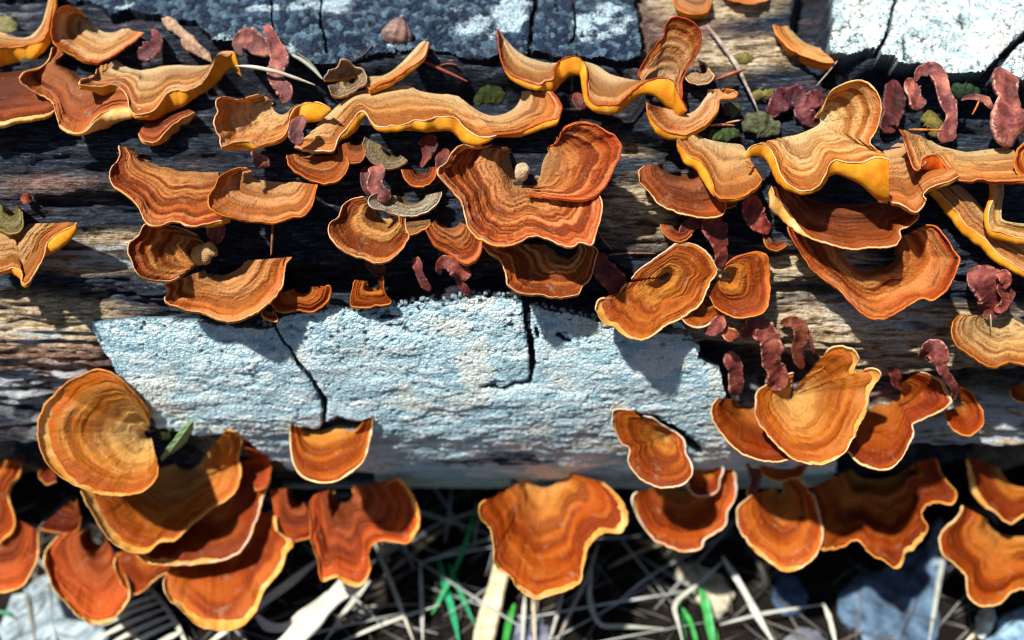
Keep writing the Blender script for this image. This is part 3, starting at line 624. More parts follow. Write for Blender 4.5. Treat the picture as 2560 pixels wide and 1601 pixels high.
bracket('pale hairy shelf with a white fuzzy edge, above the tan bridge', 'H',
 '1010 492 939 484;1012 496 926 492;1014 500 921 506;1018 503 930 520 3;1023 506 962 528 3;1028 508 985 536;1034 508 1012 541;1040 508 1044 538;1046 506 1072 527;1052 502 1092 509;1058 496 1104 490;1060 490 1103 480', k=.8, w0=14, bow=-.1, edge=(.75, .70, .6))
bracket('grey hairy hook-shaped shelf under the wide ruffled bracket', 'H',
 '968 372 912 342;966 376 907 362;968 380 911 382;972 384 926 402;976 388 948 416;982 390 978 424;988 391 1002 416;994 390 1018 404;998 386 1016 398', k=.7, w0=-20, bow=-.2, tint=(.9, .85, .8), edge=(.3, .2, .12))
# --- lower left of the middle
bracket('orange ringed bracket with a pale peg-like centre, lower part of the left pile', 'R',
 '520 606 494 588;514 602 446 569;508 602 402 562;504 604 362 562;502 608 346 590;501 613 322 611;501 618 321 628;502 623 329 651;504 628 346 684;507 633 371 698;511 638 407 702;516 643 430 701;522 648 452 690', k=.62, w0=8, bow=.06, tint=(1.1, 1.2, 1), edge=PEACH, rings=9, shrink=.6)
bracket('wide tan-brown ringed bracket with a frilled rim, bottom of the left pile', 'T',
 '520 672 411 712;522 676 420 730;526 680 411 751;531 683 436 766;537 686 464 776;543 687 500 780;550 688 529 791;557 688 550 800;564 687 580 805;571 685 618 794;578 682 654 773;586 678 686 744;594 673 705 719;602 667 712 688;608 660 715 662;612 652 730 643', k=.7, w0=10, bow=-.05, tint=(1.0, .76, .55), edge=PEACH, kp=.9)
bracket('flat orange bracket lying behind the wide ringed one above the pale bark', 'O',
 '736 722 668 744;738 728 690 776;744 732 715 781;750 734 745 776;757 735 779 780;764 734 804 769;771 731 821 748;776 725 827 716;776 718 812 716', k=.4, w0=10, tint=(.85, .65, .6), edge=ORG)
bracket('tiny curled orange flake at the frilled rim of the wide ringed bracket', 'O',
 '668 778 652 776;668 779 655 792 4;672 780 672 800 4;678 782 694 802 4;680 780 692 792;682 776 684 778', k=.6, w0=60, edge=PEACH)
bracket('small crumpled orange bracket alone above the top edge of the pale bark', 'O',
 '920 704 888 700;918 708 880 726;918 712 876 750;920 716 877 764 4;924 720 894 769 4;930 722 926 768 4;938 722 941 764;944 718 978 756;946 710 962 732;944 702 956 690', k=.5, w0=0, tint=(.95, .9, .8), edge=ORG, wave=.3)
# --- right of centre pair
bracket('large pale-orange fan bracket overlapping the pale bark, left of the small round one', 'O',
 '1652 690 1568 708;1648 691 1536 743;1646 693 1500 748;1645 695 1491 769;1645 697 1500 793;1645 700 1514 809;1646 702 1536 816;1647 704 1554 834;1648 706 1582 846;1650 707 1614 848;1653 708 1639 834;1657 709 1661 816;1662 708 1690 802;1668 706 1724 782;1673 702 1750 762;1677 697 1768 724;1678 692 1776 704;1678 687 1792 680;1677 682 1782 655;1674 678 1758 626;1670 676 1729 611;1666 676 1696 608;1661 677 1671 623;1657 680 1636 648;1654 684 1602 672;1653 687 1576 698', k=.55, kv=.1, w0=18, bow=.05, rings=9, amp=2.6, tint=(1.0, 1.12, 1.35), edge=(.92, .74, .52), er=2.4, shrink=.25, kp=.75)
bracket('small flap of orange fungus with a white edge, under the large pale-orange fan', 'O',
 '1770 742 1702 790;1772 746 1708 802;1776 750 1724 813;1780 752 1750 819;1784 752 1779 806;1788 750 1800 795;1790 746 1818 783', k=.7, w0=8, tint=(1, 1.1, 1.2), edge=WHITE, er=2.4)
bracket('round orange bracket with a dark off-centre eye, right of the large pale-orange fan', 'O',
 '1803 690 1772 740;1804 694 1786 764;1806 697 1818 785;1809 699 1843 794;1813 700 1872 791;1817 700 1904 783;1820 698 1919 765;1822 695 1925 724;1823 691 1922 690;1823 687 1923 660;1822 683 1914 637;1819 680 1889 630;1815 678 1857 637;1811 678 1832 648;1807 680 1814 664', k=.6, w0=14, bow=.02, rings=8, amp=2.4, tint=(1, 1, 1.1), edge=(.70, .16, .05), kp=.9)
# --- right upper cluster
bracket('rust-tan cup with an orange side, upper left of the right-hand cluster', 'T',
 '1738 330 1690 350;1744 336 1700 362 -8 12;1752 342 1726 392 -12 20;1764 347 1750 404 -10 24;1778 351 1770 432 -12 26;1792 354 1782 462 -6 22;1806 356 1787 484 10;1818 358 1804 497 7;1830 359 1832 497 8;1842 360 1866 486 8;1852 362 1893 468 8;1858 366 1905 450 6;1862 372 1900 442;1864 380 1882 421;1864 388 1862 413', k=.75, w0=34, bow=-.12, tint=(1, .95, .85), edge=ORG)
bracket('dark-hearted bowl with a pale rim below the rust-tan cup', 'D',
 '1660 408 1612 414;1662 414 1598 429 4;1666 420 1600 454 5;1672 426 1621 479 5;1680 430 1646 508 4;1688 433 1679 526;1696 435 1714 537;1705 436 1750 543;1714 435 1786 544;1722 433 1806 535;1730 428 1815 512;1734 420 1810 490', k=.8, w0=-6, bow=-.25, tint=(.9, .95, 1.1), edge=PEACH)  # dark centre colour stands for shade in the hollow
bracket('large cream and amber bracket with upright orange lobe and big yellow ruffled lip', 'T',
 '1960 344 1859 390 10 6;1962 343 1880 366 4 24;1965 342 1905 361 0 34;1970 341 1929 379 -8 34;1977 340 1943 411 -10 28;1985 339 1957 446 -4 22;1993 337 1975 464 15;2001 334 2010 478 10;2009 331 2038 471 10;2016 328 2063 437 22;2023 325 2074 412 30;2030 322 2088 401 36;2036 319 2120 406 40;2041 316 2152 407 56;2044 314 2195 394 104;2046 312 2222 398 96;2048 311 2190 372 10;2049 309 2174 356;2050 307 2184 338;2051 305 2199 304;2051 303 2204 271;2050 300 2199 246;2049 298 2184 221;2047 296 2163 205;2044 295 2134 202;2041 295 2106 211;2038 296 2077 229;2035 298 2063 257;2032 301 2056 279', k=.62, kv=.22, w0=46, bow=-.05, tint=(1.12, 1.12, .98), edge=CREAM, rings=18, amp=2.6)
bracket('brown-tan bowl with a crinkled pale rim, right of the big yellow ruffled lip', 'T',
 '2190 392 2216 470 10;2200 384 2228 506 8;2212 376 2244 508 8;2226 368 2264 519 10;2238 361 2288 531 6;2248 356 2305 517 4;2256 352 2315 500 4;2264 349 2307 489 6;2272 347 2330 468 11;2282 346 2354 459 11;2292 346 2384 449 9;2300 346 2400 440 5', k=.75, w0=16, bow=-.14, tint=(.95, .80, .66), edge=(.9, .62, .36))
bracket('ringed tan bracket at the right edge with a red arched fold in its rim', 'T',
 '2330 352 2249 323;2334 356 2262 354;2340 360 2270 386;2348 364 2288 424;2356 367 2299 424 4;2364 369 2307 397 26;2372 371 2327 388 40;2380 373 2349 394 44;2388 375 2367 420 30;2396 377 2384 446 6;2404 379 2420 453 6;2412 380 2450 447 8;2422 380 2478 453 8;2440 378 2527 453 8;2470 374 2575 452 8;2520 368 2640 446 8', k=.72, w0=50, bow=-.06, tint=(1.05, 1.0, .85), under=(.8, .35, .4), edge=(.75, .25, .10), rings=10)
bracket('orange loop curling over at the extreme right edge', 'O',
 '2566 380 2560 356 ;2560 386 2545 372 6;2560 394 2537 392 6;2562 402 2536 412 6;2566 412 2545 432 6;2572 418 2562 446 6', k=.4, w0=120, tint=(1.1, 1, 1), edge=ORG)
bracket('dark brown bowl with a yellow folded left side, below the large cream and amber bracket', 'D',
 '2000 474 1929 466 -8 20;2006 482 1938 492 -14 30;2014 488 1966 520 -16 26;2022 494 1991 559 -14 12;2032 499 2027 597 3;2046 504 2045 603;2064 508 2082 612;2086 511 2134 623;2108 512 2177 618;2130 512 2228 617;2148 511 2251 598;2164 509 2250 577;2180 506 2277 562;2194 502 2295 544;2204 496 2292 526', k=.72, kv=.1, w0=8, bow=-.22, tint=(.72, .75, .85), edge=(.90, .55, .35), rings=8)  # shade from the bracket above is painted in by the low tint
bracket('big rust-ringed bowl with a dark hollow, lowest of the right-hand cluster', 'R',
 '2100 606 1970 566 -3 5;2102 616 1977 591;2105 626 2002 630;2109 636 2027 669;2114 645 2063 701;2121 653 2099 726;2129 660 2121 751;2138 665 2152 780;2147 668 2177 794;2156 670 2202 798;2165 670 2224 791;2174 669 2252 776;2183 667 2306 744;2192 664 2328 750;2200 660 2356 734;2207 655 2381 701;2213 649 2395 668;2218 642 2398 648;2222 634 2382 623;2225 625 2364 594;2227 615 2341 569;2228 605 2312 563', k=.68, kv=.05, w0=-4, bow=-.14, tint=(1.0, 1.0, .85), edge=(.75, .22, .06), rings=9)
bracket('long orange-yellow strip of a bracket slanting down to the right edge', 'T',
 '2400 462 2338 474 -14 12;2430 490 2384 520 -18 16;2452 516 2414 561 -16 18;2480 545 2466 603 -14 20;2510 570 2491 630 -12 18;2550 590 2528 659 -8 16;2600 610 2580 686 0 14;2650 620 2640 700 0 12', k=.7, w0=12, bow=-.25, edge=CREAM, tint=(.9, .85, .75))
bracket('twisted yellow-orange ribbon of fungus hanging at the upper right edge', 'T',
 '2500 440 2480 456 -8 6;2510 470 2490 482 -16 8;2506 500 2476 512 -14 10;2504 526 2470 540 -12 10;2506 548 2476 572 -6 16;2530 556 2510 584 0 20;2570 560 2560 598 0 14;2610 560 2610 604 0 8', k=.4, w0=70, bow=-.3, edge=CREAM, tint=(1.1, 1.2, 1.0))
bracket('split tan bracket with a round eye at the right edge, below the purple lump', 'T',
 '2484 792 2420 786;2484 795 2389 795;2486 798 2380 823;2488 801 2388 860;2492 804 2420 885;2496 806 2456 909;2500 807 2484 918;2504 807 2507 911;2508 806 2528 905;2514 804 2562 912;2522 800 2625 900;2526 794 2660 860', k=.6, w0=20, bow=.02, tint=(.9, .95, .85), edge=ORG, rings=10)
# --- top edge pieces
bracket('orange cup at the top edge above the tall upright lobe', 'T',
 '1730 -24 1672 -30 2;1732 -18 1684 0 8;1736 -14 1690 18 10;1742 -12 1708 30 12;1748 -10 1740 36 13;1754 -12 1764 32 14;1758 -18 1776 10 12;1760 -26 1776 -24 6', k=.8, w0=10, bow=-.25, tint=(.7, .55, .5), edge=ORG)
bracket('tan bracket rim cut by the top edge, right of the orange cup', 'T',
 '1850 -60 1776 -22 6;1855 -56 1800 -8 8;1860 -54 1840 4 10;1870 -54 1880 10 9;1880 -56 1915 2 8;1886 -62 1940 -20 5', k=.8, w0=10, edge=ORG, tint=(1, .95, .9))
bracket('slender orange crescent bracket standing alone under the top right bark', 'T',
 '1972 66 1931 63;1978 74 1938 80 2 10;1984 82 1950 99 4 14;1992 91 1968 117 2 18;2002 100 1992 132 2 22;2014 108 2018 143 4 24;2028 114 2044 153 4 22;2040 118 2066 158 2 18;2048 120 2086 157 2 5', k=.75, w0=14, bow=-.05, tint=(1.1, .95, .7), under=(1, .72, .6), edge=(.8, .35, .08))
# --- lower right cluster
bracket('dark orange half-round bracket, left of the bright knobbed bracket', 'O',
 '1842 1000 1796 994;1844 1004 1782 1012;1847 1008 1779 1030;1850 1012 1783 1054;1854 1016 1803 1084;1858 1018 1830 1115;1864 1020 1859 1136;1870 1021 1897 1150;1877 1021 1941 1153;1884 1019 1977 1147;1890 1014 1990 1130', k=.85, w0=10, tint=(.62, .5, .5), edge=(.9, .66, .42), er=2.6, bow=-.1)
bracket('bright orange bracket with a pale eye and two round knobs on top, lower right', 'G',
 '1968 985 1984 932;1964 988 1930 952;1963 991 1893 982;1962 994 1889 1010;1962 997 1890 1042;1963 1000 1913 1079;1964 1003 1949 1120;1966 1005 1981 1146;1969 1007 2033 1161;1973 1008 2064 1159;1977 1007 2108 1134;1980 1005 2132 1098;1983 1002 2141 1078;1985 999 2162 1036;1987 996 2170 1006;1989 993 2172 990;1990 990 2186 962;1991 987 2201 941;1991 984 2195 926;1990 981 2170 922;1989 978 2142 934;1988 976 2136 918;1987 974 2147 896;1986 972 2134 876;1985 970 2109 867;1984 969 2080 869;1982 969 2063 886;1980 970 2060 916;1977 973 2020 936', k=.62, kv=.12, w0=46, bow=.04, tint=(.84, .70, .55), edge=(.94, .70, .44), er=2.6, rings=7, shrink=.3)
bracket('deep red-orange bracket behind the bright knobbed one, with a white lower edge', 'O',
 '2190 1010 2100 1100;2196 1012 2116 1124;2202 1013 2136 1148;2209 1013 2166 1167;2216 1012 2198 1175;2222 1010 2226 1172;2228 1006 2254 1147;2233 1002 2271 1114;2238 998 2284 1084;2243 994 2281 1063;2248 990 2317 1044;2252 985 2361 1023;2254 980 2376 1007;2255 975 2370 988;2254 970 2358 958;2250 966 2331 941;2244 964 2300 930', k=.72, kv=.1, w0=14, tint=(.72, .52, .5), edge=(.95, .78, .56), er=2.6)
bracket('small orange ear-shaped bracket right of the deep red-orange one', 'O',
 '2398 1014 2362 1028;2398 1018 2369 1053;2400 1022 2389 1079;2403 1025 2417 1089;2407 1025 2441 1081;2411 1022 2458 1060;2413 1017 2457 1032;2412 1010 2440 1002;2408 1005 2418 974;2403 1004 2398 968', k=.5, w0=62, tint=(.8, .62, .6), edge=ORG, bow=-.12, shrink=.5)
bracket('lobed orange bracket with a sunlit left tip, topmost of the stack right of centre', 'O',
 '1660 1082 1580 1026;1656 1084 1552 1023;1653 1087 1535 1026;1652 1090 1531 1053;1652 1093 1541 1087;1653 1096 1558 1112;1654 1099 1575 1120;1656 1101 1570 1150;1659 1103 1584 1180;1662 1104 1611 1203;1666 1104 1643 1217;1670 1103 1675 1219;1674 1101 1707 1211;1677 1098 1731 1186;1679 1094 1727 1158;1680 1090 1715 1134;1680 1086 1710 1102;1678 1083 1690 1082;1674 1080 1655 1062;1668 1079 1632 1046;1664 1080 1608 1040', k=.6, kv=.1, w0=60, bow=.05, tint=(.95, .98, 1.1), edge=WHITE, er=2.6, rings=5, shrink=.3)
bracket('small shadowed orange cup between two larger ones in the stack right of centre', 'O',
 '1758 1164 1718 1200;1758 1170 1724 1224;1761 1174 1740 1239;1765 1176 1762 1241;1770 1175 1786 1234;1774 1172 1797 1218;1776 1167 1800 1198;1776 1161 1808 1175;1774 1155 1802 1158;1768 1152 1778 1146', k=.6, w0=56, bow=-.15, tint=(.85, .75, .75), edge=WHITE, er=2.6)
bracket('wide white-edged orange bracket, lowest of the stack right of centre', 'O',
 '1680 1222 1592 1230;1680 1226 1581 1243;1682 1230 1587 1271;1685 1234 1604 1311;1690 1237 1628 1342;1696 1239 1660 1362;1703 1240 1695 1376;1710 1240 1727 1378;1717 1239 1753 1371;1724 1237 1759 1352;1731 1234 1786 1334;1738 1230 1814 1313;1745 1226 1819 1278;1750 1220 1838 1246;1753 1213 1841 1214;1754 1205 1834 1166', k=.7, kv=.1, w0=10, bow=.02, tint=(.95, .85, .85), edge=WHITE, er=3.2, rings=5, idy=-14)
bracket('oval orange bracket with a thin cream edge, hanging below the knobbed one', 'O',
 '1940 1222 1880 1238;1936 1226 1852 1262;1934 1231 1843 1277;1934 1236 1847 1319;1935 1241 1867 1351;1937 1246 1898 1386;1940 1250 1929 1409;1944 1253 1950 1423;1949 1254 1977 1427;1954 1252 2013 1413;1958 1248 2041 1386;1961 1243 2056 1338;1963 1237 2048 1286;1964 1231 2034 1240;1963 1225 2004 1204;1958 1220 1978 1186', k=.72, kv=.1, w0=34, bow=.06, tint=(1.0, .95, 1.05), edge=(.94, .78, .52), er=2.8, rings=5, shrink=.6, idy=-14)
bracket('small orange shelf tucked directly under the knobbed bracket', 'O',
 '1940 1150 1896 1160 ;1944 1154 1908 1186;1950 1156 1936 1200;1960 1156 1974 1198;1970 1154 2006 1186;1978 1150 2022 1160', k=.6, w0=20, tint=(.8, .65, .6), edge=ORG)
bracket('dark orange jagged bracket spreading right of the oval one', 'O',
 '2130 1196 2019 1222;2134 1204 2047 1278;2140 1210 2050 1336;2146 1215 2052 1374;2153 1219 2079 1371;2160 1221 2108 1365;2168 1222 2138 1350;2176 1223 2156 1360;2184 1223 2176 1384;2192 1223 2204 1398;2200 1222 2222 1411;2208 1221 2246 1421;2216 1219 2258 1404;2224 1217 2262 1386;2232 1215 2286 1369;2240 1213 2310 1342;2247 1210 2319 1318;2253 1206 2303 1287;2258 1202 2315 1266;2264 1198 2342 1254;2270 1194 2381 1261;2276 1190 2393 1238;2280 1186 2357 1190;2282 1182 2341 1147', k=.7, kv=.05, w0=0, bow=-.08, tint=(.68, .58, .55), edge=(.92, .42, .10), jag=4, wave=.1, idy=-24)
bracket('large orange scalloped bracket at the lower right corner with a pale rim', 'O',
 '2470 1300 2406 1264;2470 1306 2400 1284;2472 1312 2388 1300;2475 1318 2357 1330;2480 1323 2348 1354;2486 1328 2358 1386;2493 1332 2389 1413;2500 1335 2413 1441;2508 1338 2421 1489;2516 1340 2437 1509;2524 1341 2468 1517;2534 1342 2500 1508;2546 1342 2529 1481;2562 1342 2558 1473;2590 1340 2610 1480;2620 1336 2660 1470', k=.75, kv=.1, w0=10, bow=-.08, tint=(.92, .85, .85), edge=(.95, .70, .34), er=3.2, rings=5)
bracket('orange bracket with a thick folded left side at the right edge, above the scalloped one', 'O',
 '2500 1170 2420 1148 -4 6;2504 1180 2428 1180 -10 8;2510 1190 2438 1212 -12 10;2518 1200 2458 1250 -8 10;2526 1208 2489 1282 4;2536 1214 2524 1308 5;2550 1218 2557 1290 6;2580 1220 2620 1272 6;2610 1216 2660 1230 5', k=.75, w0=24, bow=-.1, tint=(.85, .75, .7), edge=(.95, .55, .18), er=2.6)
# --- bottom centre
bracket('flared three-lobed orange bracket hanging from the log at bottom centre', 'O',
 '1320 1236 1216 1250;1322 1240 1200 1262;1324 1244 1200 1291;1327 1249 1223 1318;1331 1253 1235 1366;1336 1257 1239 1413;1342 1260 1275 1440;1348 1262 1299 1473;1355 1263 1338 1496;1362 1263 1367 1491;1369 1262 1430 1469;1376 1260 1454 1448;1382 1257 1456 1426;1388 1254 1462 1404;1394 1250 1473 1366;1399 1246 1509 1331;1404 1241 1556 1330;1408 1236 1570 1294;1411 1230 1556 1258;1412 1224 1530 1227;1411 1218 1506 1206', k=.72, kv=.12, w0=16, bow=-.10, tint=(.98, .9, .9), edge=(.90, .48, .14), er=2.6, rings=6, shrink=.9, idy=-42)
bracket('small neat orange cup with a thick cream rim under the bark crack', 'O',
 '752 1068 726 1062;758 1071 726 1090;766 1074 727 1120;776 1076 738 1166;788 1077 762 1195;804 1076 802 1206;824 1070 838 1204;846 1064 870 1187;866 1066 909 1152;880 1070 924 1103;892 1066 930 1070;902 1058 931 1047', k=.9, kv=.25, w0=18, bow=-.02, tint=(1.05, 1.1, 1.2), edge=(.95, .80, .50), er=4.0, rings=6, jag=1.2, kp=1.0)
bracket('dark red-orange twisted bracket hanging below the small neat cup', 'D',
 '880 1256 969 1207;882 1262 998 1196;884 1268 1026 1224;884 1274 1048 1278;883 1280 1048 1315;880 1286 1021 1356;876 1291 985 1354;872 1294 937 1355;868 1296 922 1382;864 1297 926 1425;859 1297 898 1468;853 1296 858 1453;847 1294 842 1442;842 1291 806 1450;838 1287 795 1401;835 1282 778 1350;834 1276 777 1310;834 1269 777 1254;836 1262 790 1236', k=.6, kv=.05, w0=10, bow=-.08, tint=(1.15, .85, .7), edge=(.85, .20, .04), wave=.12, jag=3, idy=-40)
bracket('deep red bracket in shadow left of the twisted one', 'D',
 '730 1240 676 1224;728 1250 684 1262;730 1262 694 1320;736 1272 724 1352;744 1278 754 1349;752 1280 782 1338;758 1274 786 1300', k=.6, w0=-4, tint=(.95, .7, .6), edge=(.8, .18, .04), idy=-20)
# --- lower left stack
bracket('big upright golden-orange fan, topmost of the lower left stack', 'G',
 '372 1072 376 1034;370 1069 357 1006;368 1067 322 968;366 1066 287 937;364 1066 250 925;362 1067 214 935;361 1069 171 956;360 1072 136 988;360 1075 111 1017;360 1078 97 1052;360 1082 97 1095;361 1085 115 1151;362 1088 159 1195;364 1091 207 1221;366 1093 258 1236;369 1095 310 1238;372 1096 358 1227;375 1097 392 1194;378 1096 396 1166', k=.42, kv=.32, w0=56, bow=.05, tint=(1.02, .95, .85), edge=(.88, .36, .10), er=2.6, rings=7, kp=1.1)
bracket('broad tan-orange bracket second in the lower left stack, beneath the golden fan', 'G',
 '440 1160 204 1226;441 1163 215 1254;443 1166 238 1294;446 1169 262 1334;450 1171 298 1366;454 1173 343 1383;459 1174 370 1380;464 1175 401 1354;469 1175 437 1350;475 1174 477 1314;481 1172 526 1273;487 1169 585 1233;493 1165 602 1170;498 1160 594 1146;503 1154 605 1096;507 1148 590 1080;510 1142 566 1074', k=.72, kv=.15, w0=24, bow=.02, tint=(.86, .72, .6), edge=(.92, .55, .18), er=2.8, rings=6, kp=1.1)
bracket('red-brown bracket with a white curved rim, third in the lower left stack', 'O',
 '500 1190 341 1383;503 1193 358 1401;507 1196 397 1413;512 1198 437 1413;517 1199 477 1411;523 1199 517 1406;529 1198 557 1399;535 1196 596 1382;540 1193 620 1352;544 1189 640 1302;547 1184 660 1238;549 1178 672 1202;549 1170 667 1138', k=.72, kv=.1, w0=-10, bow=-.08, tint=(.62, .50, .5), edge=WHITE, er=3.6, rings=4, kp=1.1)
bracket('largest orange bracket at the bottom of the lower left stack, hanging over pale grass', 'O',
 '500 1270 445 1430;502 1276 421 1437;505 1281 409 1458;509 1285 421 1493;514 1289 457 1525;520 1292 497 1564;527 1294 530 1573;534 1295 576 1574;541 1295 600 1567;548 1294 639 1529;554 1291 659 1477;560 1288 680 1449;565 1284 707 1417;569 1279 716 1382;572 1273 732 1358;574 1266 697 1330;575 1258 690 1290', k=.75, kv=.1, w0=-26, bow=.02, tint=(.95, .85, .8), edge=(.95, .74, .40), er=3.0, rings=5, kp=1.1)
bracket('small orange scoop left of the largest bracket in the lower left stack', 'O',
 '370 1360 296 1382;370 1365 287 1406;372 1370 294 1437;375 1374 314 1473;379 1377 338 1486;384 1379 358 1477;390 1379 391 1446;396 1377 429 1430;402 1374 450 1424', k=.7, w0=-10, bow=-.15, tint=(.95, .85, .8), edge=(.95, .62, .22), er=2.8)
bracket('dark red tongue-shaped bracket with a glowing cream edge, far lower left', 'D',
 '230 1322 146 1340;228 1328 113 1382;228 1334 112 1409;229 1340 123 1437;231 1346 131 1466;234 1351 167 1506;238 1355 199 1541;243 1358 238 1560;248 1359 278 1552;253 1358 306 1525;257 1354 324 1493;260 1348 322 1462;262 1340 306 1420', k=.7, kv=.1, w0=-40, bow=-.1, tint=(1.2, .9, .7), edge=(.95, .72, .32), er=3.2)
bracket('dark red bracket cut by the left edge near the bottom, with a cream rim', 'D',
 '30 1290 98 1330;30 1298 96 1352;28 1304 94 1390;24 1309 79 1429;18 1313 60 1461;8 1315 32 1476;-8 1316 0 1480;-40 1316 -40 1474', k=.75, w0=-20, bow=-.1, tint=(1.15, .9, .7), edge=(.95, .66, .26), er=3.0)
bracket('curled orange strip at the left edge, above the cream-rimmed dark red one', 'O',
 '10 1150 54 1158;0 1170 44 1186 8 2;-14 1190 24 1210 8 4;-20 1210 16 1236 8 4;-20 1230 24 1264 8 4;-16 1250 34 1296 6 6;-20 1270 32 1320 4 8;-40 1290 0 1354 8', k=.6, w0=20, bow=-.2, tint=(.8, .6, .5), edge=ORG)
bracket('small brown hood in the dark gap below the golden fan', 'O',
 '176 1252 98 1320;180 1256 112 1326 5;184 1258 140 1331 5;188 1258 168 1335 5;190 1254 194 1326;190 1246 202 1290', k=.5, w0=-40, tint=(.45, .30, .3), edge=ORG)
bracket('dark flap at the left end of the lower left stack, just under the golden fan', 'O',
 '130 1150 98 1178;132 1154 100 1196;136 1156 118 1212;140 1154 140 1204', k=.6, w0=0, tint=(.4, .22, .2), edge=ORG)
# --- leaf-like fungus at the left edge
bracket('pointed leaf-like brown fungus with yellow turned-up edges at the left edge', 'T',
 '70 560 192 556 6;66 566 182 566 8 16;60 572 156 577 8 36;55 578 120 604 6 34;50 582 110 640 5;46 585 88 680 6;43 586 66 712 10;40 586 56 706 -2 8;36 585 54 678 -4 20;30 584 32 670 -4 14;20 583 0 681 6;-10 580 -60 690 6', k=.6, w0=20, bow=-.1, tint=(.82, .75, .62), edge=PEACH, amp=1.5)
bracket('stubby greenish bracket base behind the leaf-like fungus', 'H',
 '20 520 -30 500;22 524 -20 560;26 528 10 580;32 528 40 584;38 522 58 566;40 512 56 530', k=.4, w0=0, tint=(.7, .7, .4), edge=(.4, .3, .12))
bracket('orange sliver between the rust-tan cup and the dark-hearted bowl', 'O',
 '1808 500 1810 522;1818 498 1824 519;1828 496 1838 512;1836 492 1844 502', k=.6, w0=0, tint=(1.1, 1.2, 1), edge=ORG)
bracket('orange bracket edge glimpsed at the right edge of the view, on the grey lower wood', 'O',
 '2570 950 2524 974;2574 958 2528 990;2580 962 2545 1002;2590 962 2575 1004;2600 956 2610 990', k=.6, w0=0, tint=(.9, .95, .8), edge=CREAM)
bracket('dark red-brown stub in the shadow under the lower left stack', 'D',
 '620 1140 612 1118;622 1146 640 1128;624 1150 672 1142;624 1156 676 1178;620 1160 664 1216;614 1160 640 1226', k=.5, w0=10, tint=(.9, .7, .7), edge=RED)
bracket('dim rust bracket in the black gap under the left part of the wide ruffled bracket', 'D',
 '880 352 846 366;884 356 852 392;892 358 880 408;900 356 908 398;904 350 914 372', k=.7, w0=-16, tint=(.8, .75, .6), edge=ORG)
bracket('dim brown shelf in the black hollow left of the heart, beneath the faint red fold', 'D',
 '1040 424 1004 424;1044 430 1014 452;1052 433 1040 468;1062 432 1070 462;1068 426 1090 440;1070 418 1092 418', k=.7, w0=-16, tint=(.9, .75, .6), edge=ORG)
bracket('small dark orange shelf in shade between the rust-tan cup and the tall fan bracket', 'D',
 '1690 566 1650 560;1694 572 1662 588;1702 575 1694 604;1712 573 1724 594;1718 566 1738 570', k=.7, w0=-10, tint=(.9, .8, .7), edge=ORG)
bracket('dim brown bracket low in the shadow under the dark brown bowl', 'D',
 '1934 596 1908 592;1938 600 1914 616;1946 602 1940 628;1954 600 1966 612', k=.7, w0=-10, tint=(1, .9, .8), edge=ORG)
# ------------------------------------------------------------------ mauve fleshy strips of curled fungus
def mauve_mat():
    m, t, bs, out = mk('mauve_flesh'); g = NG(t)
    n = g.noise(g.pos(.022, .022, .022), 1, 4, .65); n2 = g.noise(g.pos(.10, .10, .10), 1, 4, .65)
    c = g.ramp(n, [(.34, (.05, .012, .012)), (.49, (.15, .040, .036)), (.62, (.32, .115, .085)), (.75, (.46, .22, .12))])
    e = g.math('ADD', g.attr('side'), g.map(n2, .3, .7, -.3, .3))
    c = g.mix(g.map(e, .86, 1.12, 0, .75), c, (.60, .40, .34))
    c = g.mix(g.map(n2, .42, .28, 0, .7), c, (.05, .015, .018))
    oi = g.n('ShaderNodeObjectInfo'); c = g.mix(1.0, c, oi.outputs['Color'], 'MULTIPLY')
    g.l(c, bs.inputs['Base Color']); bs.inputs['Roughness'].default_value = .55; bs.inputs['Specular IOR Level'].default_value = .3
    g.bump(g.math('ADD', n2, g.math('MULTIPLY', n, .8)), .7, 4, bs)
    tr = g.n('ShaderNodeBsdfTranslucent'); g.l(c, tr.inputs[0]); mx = g.n('ShaderNodeMixShader'); mx.inputs[0].default_value = .15
    g.l(bs.outputs[0], mx.inputs[1]); g.l(tr.outputs[0], mx.inputs[2]); g.l(mx.outputs[0], out.inputs[0])
    return m
MAUVE = mauve_mat()
